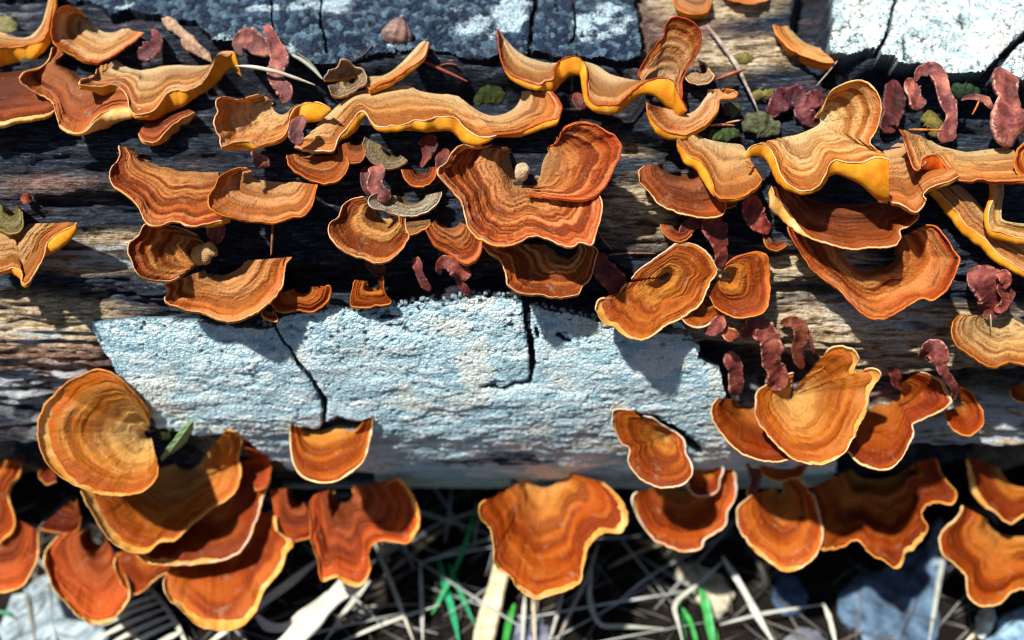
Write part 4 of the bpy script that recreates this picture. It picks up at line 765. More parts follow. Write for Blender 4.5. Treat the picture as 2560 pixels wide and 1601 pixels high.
def tube_geo(pts, n, seg, flat=.5, noise=.12, seed=0, curl=0.0):
    """swept body from rows (px, py, lift, radius); widest across the line of sight, thinner in depth"""
    q = spline(pts, n); s = np.linspace(0, 1, n)
    px, py, w, r = q.T
    cap = np.sqrt(np.clip(1-(np.abs(s*2-1))**8, .02, 1)); r = np.maximum(r, .6)*cap*(1+.5*noise*(vnoise(s*n/4.0, 0*s, seed+9)-.5)*2)
    C = np.stack([(px-1280)*(D-w)/D, (800.5-py)*(D-w)/D, w], -1)
    tg = np.gradient(C, axis=0); tg /= np.linalg.norm(tg, axis=1, keepdims=True)+1e-9
    side = np.cross(tg, np.array([0, 0, 1.])); ls = np.linalg.norm(side, axis=1, keepdims=True)
    side = np.where(ls > .08, side/(ls+1e-9), np.array([1., 0, 0])); front = np.cross(side, tg)
    th = np.linspace(0, 2*math.pi, seg+1)[:-1]
    ang, S_ = np.meshgrid(th, s)
    nz = 1+(fbm(S_*n/5.0, np.cos(ang)*1.5+seed, seed, 3)-.5)*2*noise+(fbm(S_*n/2.2, np.sin(ang)*2+seed*1.7, seed+5, 2)-.5)*noise
    x = np.cos(ang)*nz; z = np.sin(ang)*flat*nz+curl*(x*x-.4)
    G = C[:, None]+r[:, None, None]*(x[..., None]*side[:, None]+z[..., None]*front[:, None])
    i = np.arange(n-1)[:, None]*seg; j = np.arange(seg)[None]
    F = np.stack([i+j, i+(j+1) % seg, i+seg+(j+1) % seg, i+seg+j], -1).reshape(-1, 4)
    V = G.reshape(-1, 3); N = len(V)
    V = np.concatenate([V, C[:1], C[-1:]])
    e0 = np.stack([(np.arange(seg)+1) % seg, np.arange(seg), np.full(seg, N), np.full(seg, N)], -1)
    b = (n-1)*seg
    e1 = np.stack([b+np.arange(seg), b+(np.arange(seg)+1) % seg, np.full(seg, N+1), np.full(seg, N+1)], -1)
    F3 = np.concatenate([F[:, [0, 1, 2]], F[:, [0, 2, 3]], e0[:, :3], e1[:, :3]])
    return V, F3, C
def body(name, label, cat, data, mat, tint=(1, 1, 1), w0=0, n=None, seg=14, flat=.5, noise=.14, curl=0., group=None, absw=False, parent=None):
    rows = [[float(v) for v in q.split()] for q in data.split(';') if q.strip()]
    pts = []
    for r in rows:
        w = r[2]+w0 if absw else float(cylw(r[0], min(r[1], 1170)))+r[2]+w0
        pts.append([r[0], r[1], w, r[3]])
    L = sum(math.hypot(a[0]-b[0], a[1]-b[1]) for a, b in zip(pts, pts[1:]))
    n = n or int(max(16, min(70, L/3.2)))
    V, F, C = tube_geo(pts, n, seg, flat, noise, int(abs(pts[0][0]*7+pts[0][1])) % 991, curl)
    W = world(V[:, 0], V[:, 1], V[:, 2]); o0 = world(*C[0])
    side = np.concatenate([np.tile(np.abs(np.cos(np.linspace(0, 2*math.pi, seg+1)[:-1])), n), [1, 1]])
    o = obj(name, new_mesh(name, W-o0, F, mat, True, {'side': side}), parent, tint); o.location = Vector(o0)
    if label: tag(o, label, cat, group)
    return o
def mauve(label, data, tint=(1, 1, 1), w0=0, **kw):
    kw.setdefault('curl', .6); kw.setdefault('flat', .5); kw.setdefault('noise', .2); kw.setdefault('seg', 20)
    return body('mauve_fungus', label, 'fungus', data, MAUVE, tint, w0, group='mauve curled fungi', **kw)
mauve('mauve strip of curled fungus running down to the peach bracket with the pale eye', '662 64 60 12;676 84 62 15;690 118 64 17;700 150 66 25;694 172 64 22;690 196 60 17;706 218 58 22;716 240 56 18;704 256 52 14', (1.15, 1.0, 1.0))
mauve('hooked mauve lobe leaning left from the top of the long mauve strip', '606 140 40 8;596 122 44 12;598 104 48 17;618 98 54 24;642 112 60 30;664 126 62 26;682 130 60 18', (.9, .85, .85))
mauve('mauve pocket in the fold under the peach bracket, beside the bent tan lobe', '756 288 60 6;752 304 60 16;742 326 56 18;744 346 52 18;752 364 50 12', (.8, .72, .8), w0=60)
mauve('small mauve knob with a tan cup, above the tan oval bracket', '630 378 26 7;640 392 40 10;650 404 60 16;660 412 66 20;664 420 60 12', (1.05, .95, .85), w0=10)
mauve('mauve stem behind the pale hairy shelf', '938 414 40 22;944 436 46 20;936 456 50 17;944 474 56 20;962 492 60 18;972 504 56 12', (1.1, .9, .85), w0=10)
mauve('dark wine-red fold left of the mauve stem under the hook-shaped shelf', '916 414 20 8;914 440 24 12;922 468 28 14;934 490 24 10', (.45, .3, .3))  # low tint paints the shade on this fold
mauve('mauve lump in the gap above the orange ringed bracket', '550 556 50 14;544 574 54 22;538 592 52 20;530 606 46 10', (1.0, .62, .6), w0=20)
mauve('slim dark pink finger hanging in the black hollow, left of the two', '1038 642 30 12;1044 662 36 11;1052 690 40 11;1064 714 42 11;1076 728 36 7', (.95, .62, .62))
mauve('curled dark pink bulb hanging in the black hollow, right of the slim finger', '1100 688 30 6;1098 668 40 10;1112 656 50 16;1140 664 54 24;1152 684 50 22;1150 702 40 10;1160 720 34 10;1176 738 28 12', (.95, .6, .6))
mauve('dim wine-red fold above the small crumpled orange bracket', '914 650 20 6;928 660 24 16;946 674 26 20;962 684 20 10', (.6, .38, .38))  # shade put into the colour through a dark tint
mauve('deep red tongue left of the large pale-orange fan', '1492 632 10 14;1500 660 20 26;1522 690 26 30;1548 716 24 24;1566 728 16 10', (.85, .45, .4))
mauve('red-brown forked flap hanging from the dark-hearted bowl', '1790 536 40 18;1782 560 46 30;1792 590 46 26;1800 624 44 18;1802 650 40 16;1792 672 34 8', (.95, .55, .45), w0=10)
mauve('side lobe of the red-brown forked flap', '1770 546 36 12;1740 556 40 18;1716 572 42 16;1710 596 36 12;1712 610 30 7', (.95, .55, .45), w0=8)
mauve('orange-red curl in the shade left of the dark brown bowl', '1880 486 40 16;1878 514 50 24;1886 546 52 26;1906 566 50 22;1926 578 44 14', (1.25, .68, .5), w0=10)
mauve('plum coloured lump behind the large cream and amber bracket', '1924 296 20 12;1936 272 26 24;1962 246 30 28;1990 244 32 26;2010 262 32 26;2034 250 30 24;2058 236 26 18', (.62, .42, .62), flat=.7, noise=.3)
mauve('lower plum lobe tucked behind the cream bracket', '1990 268 20 12;2004 288 30 20;2024 300 30 20;2044 290 24 12', (.62, .40, .60), flat=.7, noise=.3)
mauve('dark purple flap beside the upright orange lobe', '2236 200 20 14;2232 232 28 24;2230 264 32 27;2226 296 34 26;2216 318 34 20;2240 322 30 12', (.42, .28, .34))
mauve('pink stem arching over in a hook below the bright bark', '2288 206 60 7;2296 184 70 13;2314 176 76 17;2334 180 80 21;2350 206 82 18;2356 234 80 17;2370 266 78 18;2376 292 74 15;2372 318 66 20;2358 346 56 26;2352 356 50 14', (1.35, 1.25, 1.3))
mauve('short pale pink flap hanging left of the arching pink stem', '2286 200 50 10;2276 216 58 19;2284 240 58 18;2292 262 54 20;2296 276 48 12', (1.6, 1.45, 1.3), noise=.2)
mauve('tall pink bulb at the right edge below the bright bark', '2508 172 60 16;2506 196 66 34;2508 222 68 30;2516 246 70 26;2514 272 74 34;2516 304 74 50;2530 330 66 54;2540 348 50 40', (1.35, 1.25, 1.2), noise=.08)
mauve('thin grey-pink curl between the two pink stems', '2402 250 40 4;2420 244 46 6;2440 244 48 8;2460 250 50 10;2474 264 48 9;2484 274 44 7', (1.1, 1.1, 1.05))
mauve('purple lump above the split tan bracket at the right edge', '2420 680 30 20;2438 690 40 36;2464 712 48 44;2480 740 50 44;2470 770 44 34;2444 780 40 16', (.85, .55, .58))
mauve('small folded pink edge on the right side of the purple lump', '2490 684 60 8;2506 690 64 16;2512 708 62 14;2500 722 58 10;2510 742 54 10;2506 766 52 14;2486 778 50 12', (1.35, .95, .8), w0=16)
mauve('thick pink finger bending down in the dark break of the bark', '1862 846 30 14;1870 826 46 22;1890 816 56 27;1914 838 60 27;1926 872 62 27;1926 904 62 24;1938 930 58 26;1936 956 54 26;1912 962 48 14', (1.25, 1.0, .9), noise=.2)
mauve('thin pink finger left of the thick one, against the pale bark edge', '1826 876 30 12;1826 896 40 20;1836 918 42 22;1838 944 42 20;1838 968 40 18;1840 990 34 12', (1.35, 1.15, 1.1), noise=.2)
mauve('brown arching strip behind the bright knobbed bracket', '1950 812 40 9;1974 804 50 15;1996 818 54 19;2000 846 54 18;1990 872 52 15;1996 900 50 14;2008 922 44 10', (.75, .58, .4))
mauve('thin pale thread-like rim right of the brown arching strip', '2006 812 50 4;2022 836 56 5;2030 862 56 4;2034 886 50 3', (1.5, 1.2, 1.1), noise=.05)
mauve('pink arch over the deep red-orange bracket, bending down its right side', '2296 900 40 10;2312 884 60 18;2332 876 80 26;2346 892 96 24;2352 920 100 14;2366 944 100 12;2382 966 100 11;2384 992 96 9;2374 1008 90 6', (1.15, .85, .85), w0=20)
mauve('dull red knob in the shade left of the pink arch', '2222 920 26 8;2236 938 34 16;2240 956 34 14;2250 962 30 8', (.7, .4, .35))  # the tint carries the shade this knob sits in
mauve('pink strip under the dark orange half-round bracket', '1870 1150 30 18;1884 1176 40 20;1888 1204 44 15;1876 1230 40 13;1866 1240 34 6', (1.0, .75, .75), w0=20)
mauve('pink underside with a tan tongue below the small white-edged flap', '1808 790 50 8;1796 808 56 22;1784 824 56 16;1760 830 50 8', (1.2, .9, .85), w0=20)
mauve('tan tongue hanging beneath the pink underside', '1806 822 50 12;1822 836 56 16;1838 844 58 14;1840 852 52 8', (1.5, 1.1, .6), w0=20)
mauve('mauve crinkled fold right of the upper left tan bracket', '378 74 30 5;392 92 40 12;392 112 44 20;372 132 44 24;344 142 36 16', (.75, .6, .7), noise=.25)
mauve('tiny brick red nub on the bare wood near the left edge', '54 494 14 8;66 497 20 12;80 500 14 8', (1.0, .5, .35))
mauve('faint red fold in the black space under the wide ruffled bracket', '1062 340 20 16;1072 360 26 24;1070 384 26 14;1052 420 22 5', (.75, .42, .35))  # darkened by tint to paint it as shaded
mauve('second faint red fold close to the left edge of the heart-shaped bracket', '1118 372 14 8;1108 396 20 18;1104 430 22 16;1090 462 20 6', (.6, .35, .32))  # its shade is painted in by the tint
mauve('dull red fold in the black space below the wavy tan bracket', '1438 232 10 6;1450 256 18 18;1466 272 18 14', (.55, .3, .28))  # dark tint stands in for shade on this fold

WOOL = simple_mat('woolly_tan', (.34, .24, .12), (.66, .54, .36), (.06, .06, .06), rough=.95, spec=.1, bump=1.0, bd=4, bsc=(.3, .3, .3), tint=True)
body('woolly_knob', 'small pale woolly knob in the hollow of the heart-shaped bracket', 'knob', '1312 408 26 6;1306 418 44 13;1304 430 52 17;1308 442 46 14;1314 450 36 7', WOOL, (1, 1, 1), 0, seg=18, flat=.6, noise=.4)
body('woolly_knob', 'pale blunt peg of fungus at the centre of the orange ringed bracket', 'knob', '478 646 40 12;496 640 56 24;512 632 72 27;528 624 82 23;540 618 84 15', WOOL, (.95, .72, .5), 0, seg=18, flat=.5, noise=.3)

# mossy and pale lumps of old fungus
MOSS = simple_mat('mossy_lump', (.022, .026, .014), (.13, .14, .085), (.05, .05, .05), rough=.9, spec=.1, bump=.9, bd=4, tint=True)
def lump(label, data, tint=(1, 1, 1), **kw):
    kw.setdefault('flat', .45); kw.setdefault('noise', .6); kw.setdefault('w0', -8); kw.setdefault('seg', 22)
    return body('mossy_lump', label, 'moss lump', data, MOSS, tint, group='mossy lumps on the log', **kw)
lump('pale green mossy lump behind the folded edge of the cream bracket', '1858 330 20 8;1876 312 30 22;1900 306 34 26;1926 318 30 20;1952 322 22 18', (1.1, 1.1, 1.0))
lump('dark green mossy lump beside the small pinkish-tan cup', '1768 344 16 8;1790 338 22 16;1820 336 22 14;1850 334 18 10', (.5, .7, .4))
lump('small grey-green ball between the pinkish-tan cup and the plum lump', '1808 284 18 6;1822 274 26 18;1840 278 26 16;1850 286 20 6', (.75, .8, .6))
lump('dark green lump in the hollow of the half-round tan bowl', '1186 262 10 10;1206 246 18 22;1236 242 18 24;1256 258 12 14', (.35, .45, .22))
lump('cream woolly lump at the left edge above the yellow lip', '-16 50 20 10;4 60 30 26;26 66 34 26;46 78 26 14', (2.0, 1.7, 1.3))
lump('yellowish crusty patch on the bare wood under the thin stick', '1830 142 8 8;1850 146 16 20;1876 150 14 14;1890 152 8 6', (1.6, 1.2, .6), flat=.5)
lump('tan crusty lump left of the plum lump', '1880 232 10 8;1900 238 16 16;1928 236 14 12;1950 226 8 6', (1.5, 1.2, .6), flat=.5)
lump('dark green moss under the green leaf beside the golden fan', '392 1090 20 10;410 1080 30 24;430 1060 30 20;450 1052 24 10', (.3, .4, .2))
lump('greenish tongue between the pink stem and the dark purple flap', '2300 300 30 10;2320 296 40 22;2340 318 44 22;2332 344 40 12', (1.5, 1.15, .5), flat=.4)
lump('dark teal moss in the gap left of the tall pink bulb', '2384 210 8 10;2400 226 12 26;2430 232 12 22;2450 226 8 10', (.25, .45, .38), flat=.5)

# ------------------------------------------------------------------ twigs, needles, a seed and fallen bits
TWIG = simple_mat('twig_wood', (.09, .06, .045), (.36, .30, .25), (.05, .05, .05), rough=.8, bump=.6, bd=2, tint=True)
STRAW = simple_mat('dry_straw', (.46, .42, .33), (.74, .72, .64), (.008, .05, .05), rough=.6, spec=.3, bump=.4, bd=2, trans=.12, tint=True)
def stick(name, label, cat, data, mat=TWIG, tint=(1, 1, 1), group=None, **kw):
    kw.setdefault('flat', 1); kw.setdefault('noise', .06); kw.setdefault('seg', 8)
    return body(name, label, cat, data, mat, tint, group=group, **kw)
N_ = 'pine needles and straws on the log'
stick('dry_stick', 'thin grey stick slanting down across bare wood right of the tall upright lobe', 'stick', '1766 62 26 3;1790 92 26 5;1820 132 26 6;1846 172 26 6;1866 214 24 4;1886 256 22 3;1898 288 18 2', tint=(1.2, 1.25, 1.3))
stick('pine_needle', 'reddish needle crossing the thin grey stick', 'needle', '1786 200 30 2;1820 188 36 4;1864 172 34 3', tint=(1.4, .5, .3), group=N_)
stick('pine_needle', 'reddish needle pair in the dark, right of the upswept fin', 'needle', '1056 152 30 3;1090 168 30 4;1130 186 28 3.5;1170 205 24 2', tint=(1.0, .3, .22), group=N_)
stick('pine_needle', 'short red needle lying just above the reddish needle pair', 'needle', '1096 166 20 2;1120 160 22 3;1146 164 20 2', tint=(.8, .25, .18), group=N_)
stick('pine_needle', 'dark thin needle on the blue bark left of the brown seed', 'needle', '880 152 38 2;908 138 42 2.4;934 110 40 1.6', tint=(.5, .4, .45), group=N_)
stick('dry_straw', 'pale straw stuck to the yellow knob, reaching right past the mauve strip', 'straw', '588 165 96 2.5;630 168 98 5;690 180 96 5;740 196 80 4;790 214 56 2', STRAW, (1, .96, .92), group=N_)
stick('dry_straw', 'thin grey straw slanting down under the blue bark toward the shrivelled piece', 'straw', '716 134 40 2.5;750 148 42 5;784 174 40 5;808 200 34 3', STRAW, (.62, .66, .68), group=N_)
stick('dry_straw', 'dark straw beside the thin grey one', 'straw', '738 130 34 2;772 154 36 3;800 186 30 2', STRAW, (.28, .26, .24), group=N_)
stick('pine_needle', 'brown needle standing between the tan oval bracket and the wide ringed one', 'needle', '682 556 100 3;681 590 96 3.4;678 640 90 2.5', tint=(1.2, .55, .28), group=N_)
stick('pine_needle', 'thin tan needle right of the heart-shaped bracket', 'needle', '1492 574 24 1.5;1512 604 24 2.4;1532 626 20 1.5', tint=(1.5, .8, .5), group=N_)
stick('pine_needle', 'brown needle lying across the wood under the heart-shaped bracket', 'needle', '1510 640 12 1.6;1560 634 14 2.2;1640 634 14 2', tint=(1.1, .6, .45), group=N_)
stick('pine_needle', 'orange-tan needle between the pinkish-tan cup and the moss', 'needle', '1766 314 26 2;1800 312 28 3.4;1838 314 26 2', tint=(1.6, .7, .4), group=N_)
stick('pine_needle', 'short pale needle just above the orange-tan needle', 'needle', '1814 308 30 1.6;1836 304 30 2.6;1856 300 28 1.6', tint=(2, 1.5, 1.1), group=N_)
stick('pine_needle', 'grey needle slanting from the bright bark past the orange crescent bracket', 'needle', '2094 152 40 2;2070 182 40 2.4;2040 216 30 1.6', tint=(1.2, 1.4, 1.5), group=N_)
stick('pine_needle', 'tiny orange needle below the thin grey-pink curl', 'needle', '2448 252 50 2;2440 270 50 2.4;2430 288 46 1.6', tint=(2.4, .8, .2), group=N_)
stick('pine_needle', 'orange needle lying across the greenish tongue', 'needle', '2270 324 70 2;2310 325 72 3;2362 326 70 2', tint=(2.0, .8, .2), group=N_)
stick('dry_straw', 'pale hair-like straw across the eye of the split tan bracket', 'straw', '2476 786 80 1.4;2477 800 80 1.8;2478 820 78 1.4', STRAW, (1.1, 1, .7), group=N_)
stick('torn_bark_strip', 'splintered strip of dead bark hanging under the dark blue bark', 'bark strip', '406 44 30 8;424 60 40 16;448 78 44 14;470 96 46 17;494 118 46 14;514 136 44 12;530 156 36 5', tint=(1.3, 1.05, .85), noise=.5, flat=.5)
stick('torn_bark_strip', 'short splinter alongside the strip of dead bark', 'bark strip', '452 96 36 4;466 112 40 9;490 130 40 7;506 144 34 3', tint=(1.1, .8, .6), noise=.4, flat=.5)
SEED = simple_mat('seed_husk', (.10, .055, .05), (.30, .18, .15), (.02, .06, .06), rough=.5, spec=.4, bump=.5, bd=3)
def seed_obj():
    root = empty('brown_seed', Vector(P(996, 82, float(cylw(996, 82))+50)))
    tag(root, 'ribbed brown seed husk resting on the blue-grey bark', 'seed')
    o0 = np.array(root.location)
    w = float(cylw(996, 82))+50
    pts = np.array([[1003, 44, w, 3], [1000, 54, w+4, 17], [996, 70, w+8, 30], [993, 86, w+8, 38], [990, 102, w+4, 36], [988, 114, w, 22], [987, 119, w-4, 6]], float)
    V, F, C = tube_geo(pts, 46, 40, .7, .05, 3)
    n = 46*40; a = np.tile(np.linspace(0, 2*math.pi, 41)[:-1], 46)
    cc = np.repeat(C, 40, 0); rib = 1+.07*np.sin(a*9+np.repeat(np.linspace(0, 1.2, 46), 40))
    V[:n] = cc+(V[:n]-cc)*rib[:, None]
    obj('husk', new_mesh('husk', world(V[:, 0], V[:, 1], V[:, 2])-o0, F, SEED), root)
    V, F, C = tube_geo(np.array([[1003, 46, w, 5], [1006, 40, w+2, 4], [1008, 36, w+4, 2]], float), 10, 8, 1, .1, 4)
    obj('stem_tip', new_mesh('stem_tip', world(V[:, 0], V[:, 1], V[:, 2])-o0, F, TWIG), root)
seed_obj()

# ------------------------------------------------------------------ leaves and grass on the ground
def blade_geo(pts, wid, fold=.25, n=22):
    """grass blade: rows (px, py, height above ground) with a width; a shallow V in section, real thickness from the fold"""
    p = np.array([[a, b, float(gw(a, b, h))] for a, b, h in pts])
    q = spline(p, n); s = np.linspace(0, 1, n); px, py, w = q.T
    C = np.stack([(px-1280)*(D-w)/D, (800.5-py)*(D-w)/D, w], -1)
    tg = np.gradient(C, axis=0); tg /= np.linalg.norm(tg, axis=1, keepdims=True)+1e-9
    view = np.array([0, 0, D])-C; view /= np.linalg.norm(view, axis=1, keepdims=True)
    up = np.array([0, CT, ST])*.6+view*.6
    side = np.cross(tg, up); side /= np.linalg.norm(side, axis=1, keepdims=True)+1e-9; nor = np.cross(side, tg)
    f = (D-w)/D
    hw = wid*.46*f*(np.minimum(1, np.minimum(s*3+.35, (1-s)*2.2+.18)) if wid < 40 else np.minimum(1, s*4+.75))*(.85+.3*vnoise(s*7, 0*s, int(abs(pts[0][0])) % 53))
    rows = []
    for u, v in ((-1, 0), (-.55, -fold*.7), (0, -fold), (.55, -fold*.7), (1, 0), (.5, -fold*.7-.07), (0, -fold-.09), (-.5, -fold*.7-.07)):
        rows.append(C+hw[:, None]*(u*side+v*nor))
    G = np.stack(rows, 1); k = 8
    i = np.arange(n-1)[:, None]*k; j = np.arange(k)[None]
    F = np.stack([i+j, i+(j+1) % k, i+k+(j+1) % k, i+k+j], -1).reshape(-1, 4)
    return world(G[..., 0], G[..., 1], G[..., 2]).reshape(-1, 3), F
GREEN = simple_mat('green_blade', (.03, .20, .07), (.08, .38, .16), (.01, .04, .04), rough=.45, spec=.4, bump=.2, bd=2, trans=.25, tint=True)
def blade(name, label, pts, wid, mat, tint=(1, 1, 1), group=None, fold=.25):
    V, F = blade_geo(pts, wid, fold); o0 = V[-8:].mean(0)
    o = obj(name, new_mesh(name, V-o0, F, mat, True), None, tint); o.location = Vector(o0)
    tag(o, label, 'grass blade', group)
DG = 'dry grass blades below the log'; GG = 'green grass blades below the log'
PB = (1.0, 1.06, 1.08); CRM = (1.05, .98, .78)
for lab, pts, wid, tint in [
  ('broad pale straw blade running from the twisted red bracket down to the bottom left', [(800, 1396, 200), (730, 1452, 190), (650, 1512, 160), (560, 1580, 120), (480, 1640, 80)], 24, PB),
  ('widest white straw blade under the dark red twisted bracket, reaching the bottom edge', [(905, 1440, 230), (850, 1480, 220), (770, 1560, 190), (690, 1640, 150)], 56, PB),
  ('curled white straw end right of the largest lower left bracket', [(640, 1538, 180), (672, 1566, 170), (718, 1566, 170), (770, 1528, 180), (820, 1480, 190)], 30, PB),
  ('thin straight straw slanting down right from the twisted red bracket', [(934, 1352, 90), (975, 1450, 70), (1036, 1610, 50)], 12, (.95, .98, .95)),
  ('thin upright grey straw near the green stalk', [(1050, 1402, 60), (1054, 1500, 50), (1057, 1620, 40)], 10, (.85, .92, 1.0)),
  ('long thin straw rising rightward to the green stalk', [(850, 1606, 40), (960, 1560, 50), (1100, 1512, 50)], 10, PB),
  ('narrow straw parallel to the widest white blade, on its right', [(924, 1452, 70), (870, 1520, 60), (812, 1605, 40)], 15, PB),
  ('thin arched straw from the green stalk to the three-lobed bracket', [(1048, 1408, 50), (1110, 1390, 60), (1240, 1366, 60)], 9, (.7, .85, .95)),
  ('wide cream straw blade under the left side of the three-lobed bracket', [(1258, 1405, 110), (1242, 1470, 90), (1218, 1560, 60), (1196, 1660, 40)], 54, CRM),
  ('short upright straw below the tip of the three-lobed bracket', [(1312, 1490, 60), (1309, 1540, 50), (1305, 1620, 40)], 11, PB),
  ('second short upright straw just right of the tip of the three-lobed bracket', [(1332, 1495, 60), (1335, 1550, 50), (1337, 1620, 40)], 9, CRM),
  ('thin straw leaning left below the three-lobed bracket', [(1408, 1480, 60), (1392, 1540, 50), (1368, 1620, 40)], 9, (.8, .85, .9)),
  ('long thin grey straw leaning left under the right lobe of the three-lobed bracket', [(1496, 1360, 80), (1470, 1440, 70), (1432, 1520, 60), (1384, 1620, 40)], 10, (.68, .66, .68)),
  ('kinked pale straw bent like an elbow, left of the bright green tuft', [(1480, 1428, 70), (1474, 1490, 60), (1484, 1535, 60), (1502, 1562, 60), (1560, 1566, 50), (1660, 1572, 40)], 14, (.8, .9, .92)),
  ('long pale straw slanting down from the white-edged bracket right of the green tuft', [(1806, 1392, 100), (1856, 1470, 90), (1900, 1550, 70), (1945, 1625, 60)], 19, (.92, 1.02, 1.08)),
  ('thin folded straw making a sharp corner left of the green tuft', [(1806, 1406, 90), (1750, 1456, 80), (1690, 1506, 70), (1686, 1520, 70), (1696, 1560, 60), (1710, 1620, 50)], 12, (.9, .95, .98)),
  ('thin straw running level to a sharp corner at lower right', [(1800, 1562, 60), (1900, 1536, 70), (2000, 1520, 80), (2062, 1511, 90)], 9, (.85, .92, .98)),
  ('short straw dropping from the sharp corner at lower right', [(2058, 1508, 90), (2072, 1540, 80), (2092, 1620, 60)], 13, PB),
  ('dim straw crossing behind the elbow-bent one', [(1520, 1420, 30), (1600, 1380, 30), (1680, 1350, 30)], 10, (.5, .45, .34)),
  ('faint grey straw level with the bottom of the three-lobed bracket on the left', [(880, 1520, 20), (960, 1514, 24), (1090, 1510, 20)], 5, (.6, .62, .6)),
  ('short straw lying flat right of the three-lobed bracket', [(1470, 1345, 20), (1540, 1345, 24), (1600, 1340, 20)], 8, (.55, .62, .66)),
  ('tan straw rising from the left into the dark under the log', [(960, 1440, 10), (1040, 1380, 16), (1100, 1330, 12), (1170, 1290, 10)], 9, (.55, .48, .36)),
  ('pale leaf stalk sticking out below the corner bracket at lower right', [(2480, 1500, 60), (2470, 1540, 60), (2440, 1580, 40), (2400, 1620, 20)], 12, CRM),
  ('grey stalk along the right edge of the big blue-grey leaf', [(2362, 1320, 30), (2356, 1400, 34), (2340, 1500, 30), (2320, 1620, 20)], 12, (.75, .85, .9)),
  ('thin blade crossing the left grey leaf', [(60, 1470, 30), (76, 1540, 30), (90, 1620, 20)], 8, (.4, .42, .4))]:
    blade('dry_grass_blade', lab, pts, wid, STRAW, tint, DG)
for lab, pts, wid, tint in [
  ('green stalk rising diagonally to the left tip of the three-lobed bracket', [(1080, 1535, 40), (1120, 1460, 60), (1160, 1370, 80), (1194, 1258, 110)], 17, (.8, 1.5, 1.3)),
  ('short green blade tip curling across the left edge of the three-lobed bracket', [(1192, 1262, 130), (1198, 1290, 150), (1214, 1302, 160), (1234, 1306, 160)], 12, (1.0, 1.8, 1.5)),
  ('teal blade left of the wide cream straw', [(1096, 1395, 40), (1112, 1460, 40), (1132, 1530, 40), (1150, 1620, 30)], 24, (.5, 1.3, 1.5)),
  ('second teal blade touching the wide cream straw', [(1122, 1410, 40), (1146, 1470, 40), (1190, 1570, 30)], 18, (.5, 1.2, 1.4)),
  ('bright green blade just right of the wide cream straw', [(1286, 1510, 50), (1272, 1560, 40), (1258, 1640, 30)], 26, (.9, 1.3, .5)),
  ('middle blade of the bright green tuft at lower right', [(1748, 1462, 60), (1764, 1520, 50), (1784, 1640, 30)], 24, (1.0, 1.4, .8)),
  ('left blade of the bright green tuft at lower right', [(1706, 1520, 40), (1728, 1560, 40), (1750, 1640, 30)], 18, (.9, 1.4, .7)),
  ('pale sunlit blade at the right of the bright green tuft', [(1762, 1474, 70), (1778, 1540, 60), (1790, 1640, 40)], 8, (3, 2.2, 2.4)),
  ('dark green blade behind the bright green tuft', [(1690, 1470, 20), (1700, 1520, 20), (1716, 1600, 20)], 14, (.4, .7, .5)),
  ('yellow-green blade at the right of the bright green tuft', [(1770, 1530, 30), (1790, 1580, 30), (1800, 1640, 20)], 10, (1.2, 1.1, .3)),
  ('teal leaf tip at the left edge near the bottom', [(-20, 1530, 30), (10, 1532, 30), (34, 1545, 30)], 14, (.5, 1.0, 1.0)),
  ('dim yellow-green blade in the dark between the red bracket and the three-lobed one', [(1046, 1290, 20), (1066, 1282, 24), (1092, 1272, 20)], 8, (1.5, 1.0, .4))]:
    blade('green_grass_blade', lab, pts, wid*.75, GREEN, tint, GG)
# thatch of thin dead grass too dense to count
def thatch():
    r = random.Random(11); Vs, Fs, n0 = [], [], 0
    for i in range(300):
        x = r.uniform(-250, 2900); y = r.uniform(1290, 1720); a = r.uniform(-1, 1)*1.3+math.pi/2; L = r.uniform(90, 300)
        h = r.uniform(2, 26)
        pts = [(x, y, h), (x+math.cos(a)*L*.5+r.uniform(-10, 10), y-math.sin(a)*L*.35, h+r.uniform(0, 24)), (x+math.cos(a)*L, max(1215, y-math.sin(a)*L*.7), h*.6)]
        V, F = blade_geo(pts, r.uniform(2, 5.5), .25, 9); Vs.append(V); Fs.append(F+n0); n0 += len(V)
    o = obj('dead_grass', new_mesh('dead_grass', np.concatenate(Vs), np.concatenate(Fs), simple_mat('dead_grass', (.02, .02, .02), (.20, .19, .165), (.006, .006, .006), rough=.8, det=2)))
    tag(o, 'thin tangled dead grass on the dark ground', 'grass', kind='stuff')
thatch()
def pale_tangle():
    r = random.Random(23); Vs, Fs, n0 = [], [], 0
    for i in range(44):
        x = r.uniform(500, 1950) if i % 4 else r.uniform(-100, 2700); y = r.uniform(1330, 1660); a = r.choice((.5, .9, 1.5, 2.2, 2.7))+r.uniform(-.3, .3); L = r.uniform(220, 520)
        h = r.uniform(20, 70); b = r.uniform(-30, 30)
        pts = [(x, y, h), (x+math.cos(a)*L*.35+b, y-math.sin(a)*L*.3, h+r.uniform(0, 30)), (x+math.cos(a)*L*.7+b*.6, y-math.sin(a)*L*.55, h+r.uniform(-10, 10)), (x+math.cos(a)*L, max(1230, y-math.sin(a)*L*.75), h*.5)]
        V, F = blade_geo(pts, r.uniform(3, 8), .3, 14); Vs.append(V); Fs.append(F+n0); n0 += len(V)
    o = obj('pale_grass', new_mesh('pale_grass', np.concatenate(Vs), np.concatenate(Fs), simple_mat('pale_grass', (.14, .15, .15), (.46, .49, .48), (.004, .004, .004), rough=.7, det=2)))
    tag(o, 'tangled thin pale dry grass under the log', 'grass', kind='stuff')
pale_tangle()
LEAF = simple_mat('dead_leaf', (.03, .04, .06), (.30, .36, .40), (.016, .016, .016), rough=.6, spec=.35, bump=.45, bd=4, tint=True, c2=(.55, .62, .66))
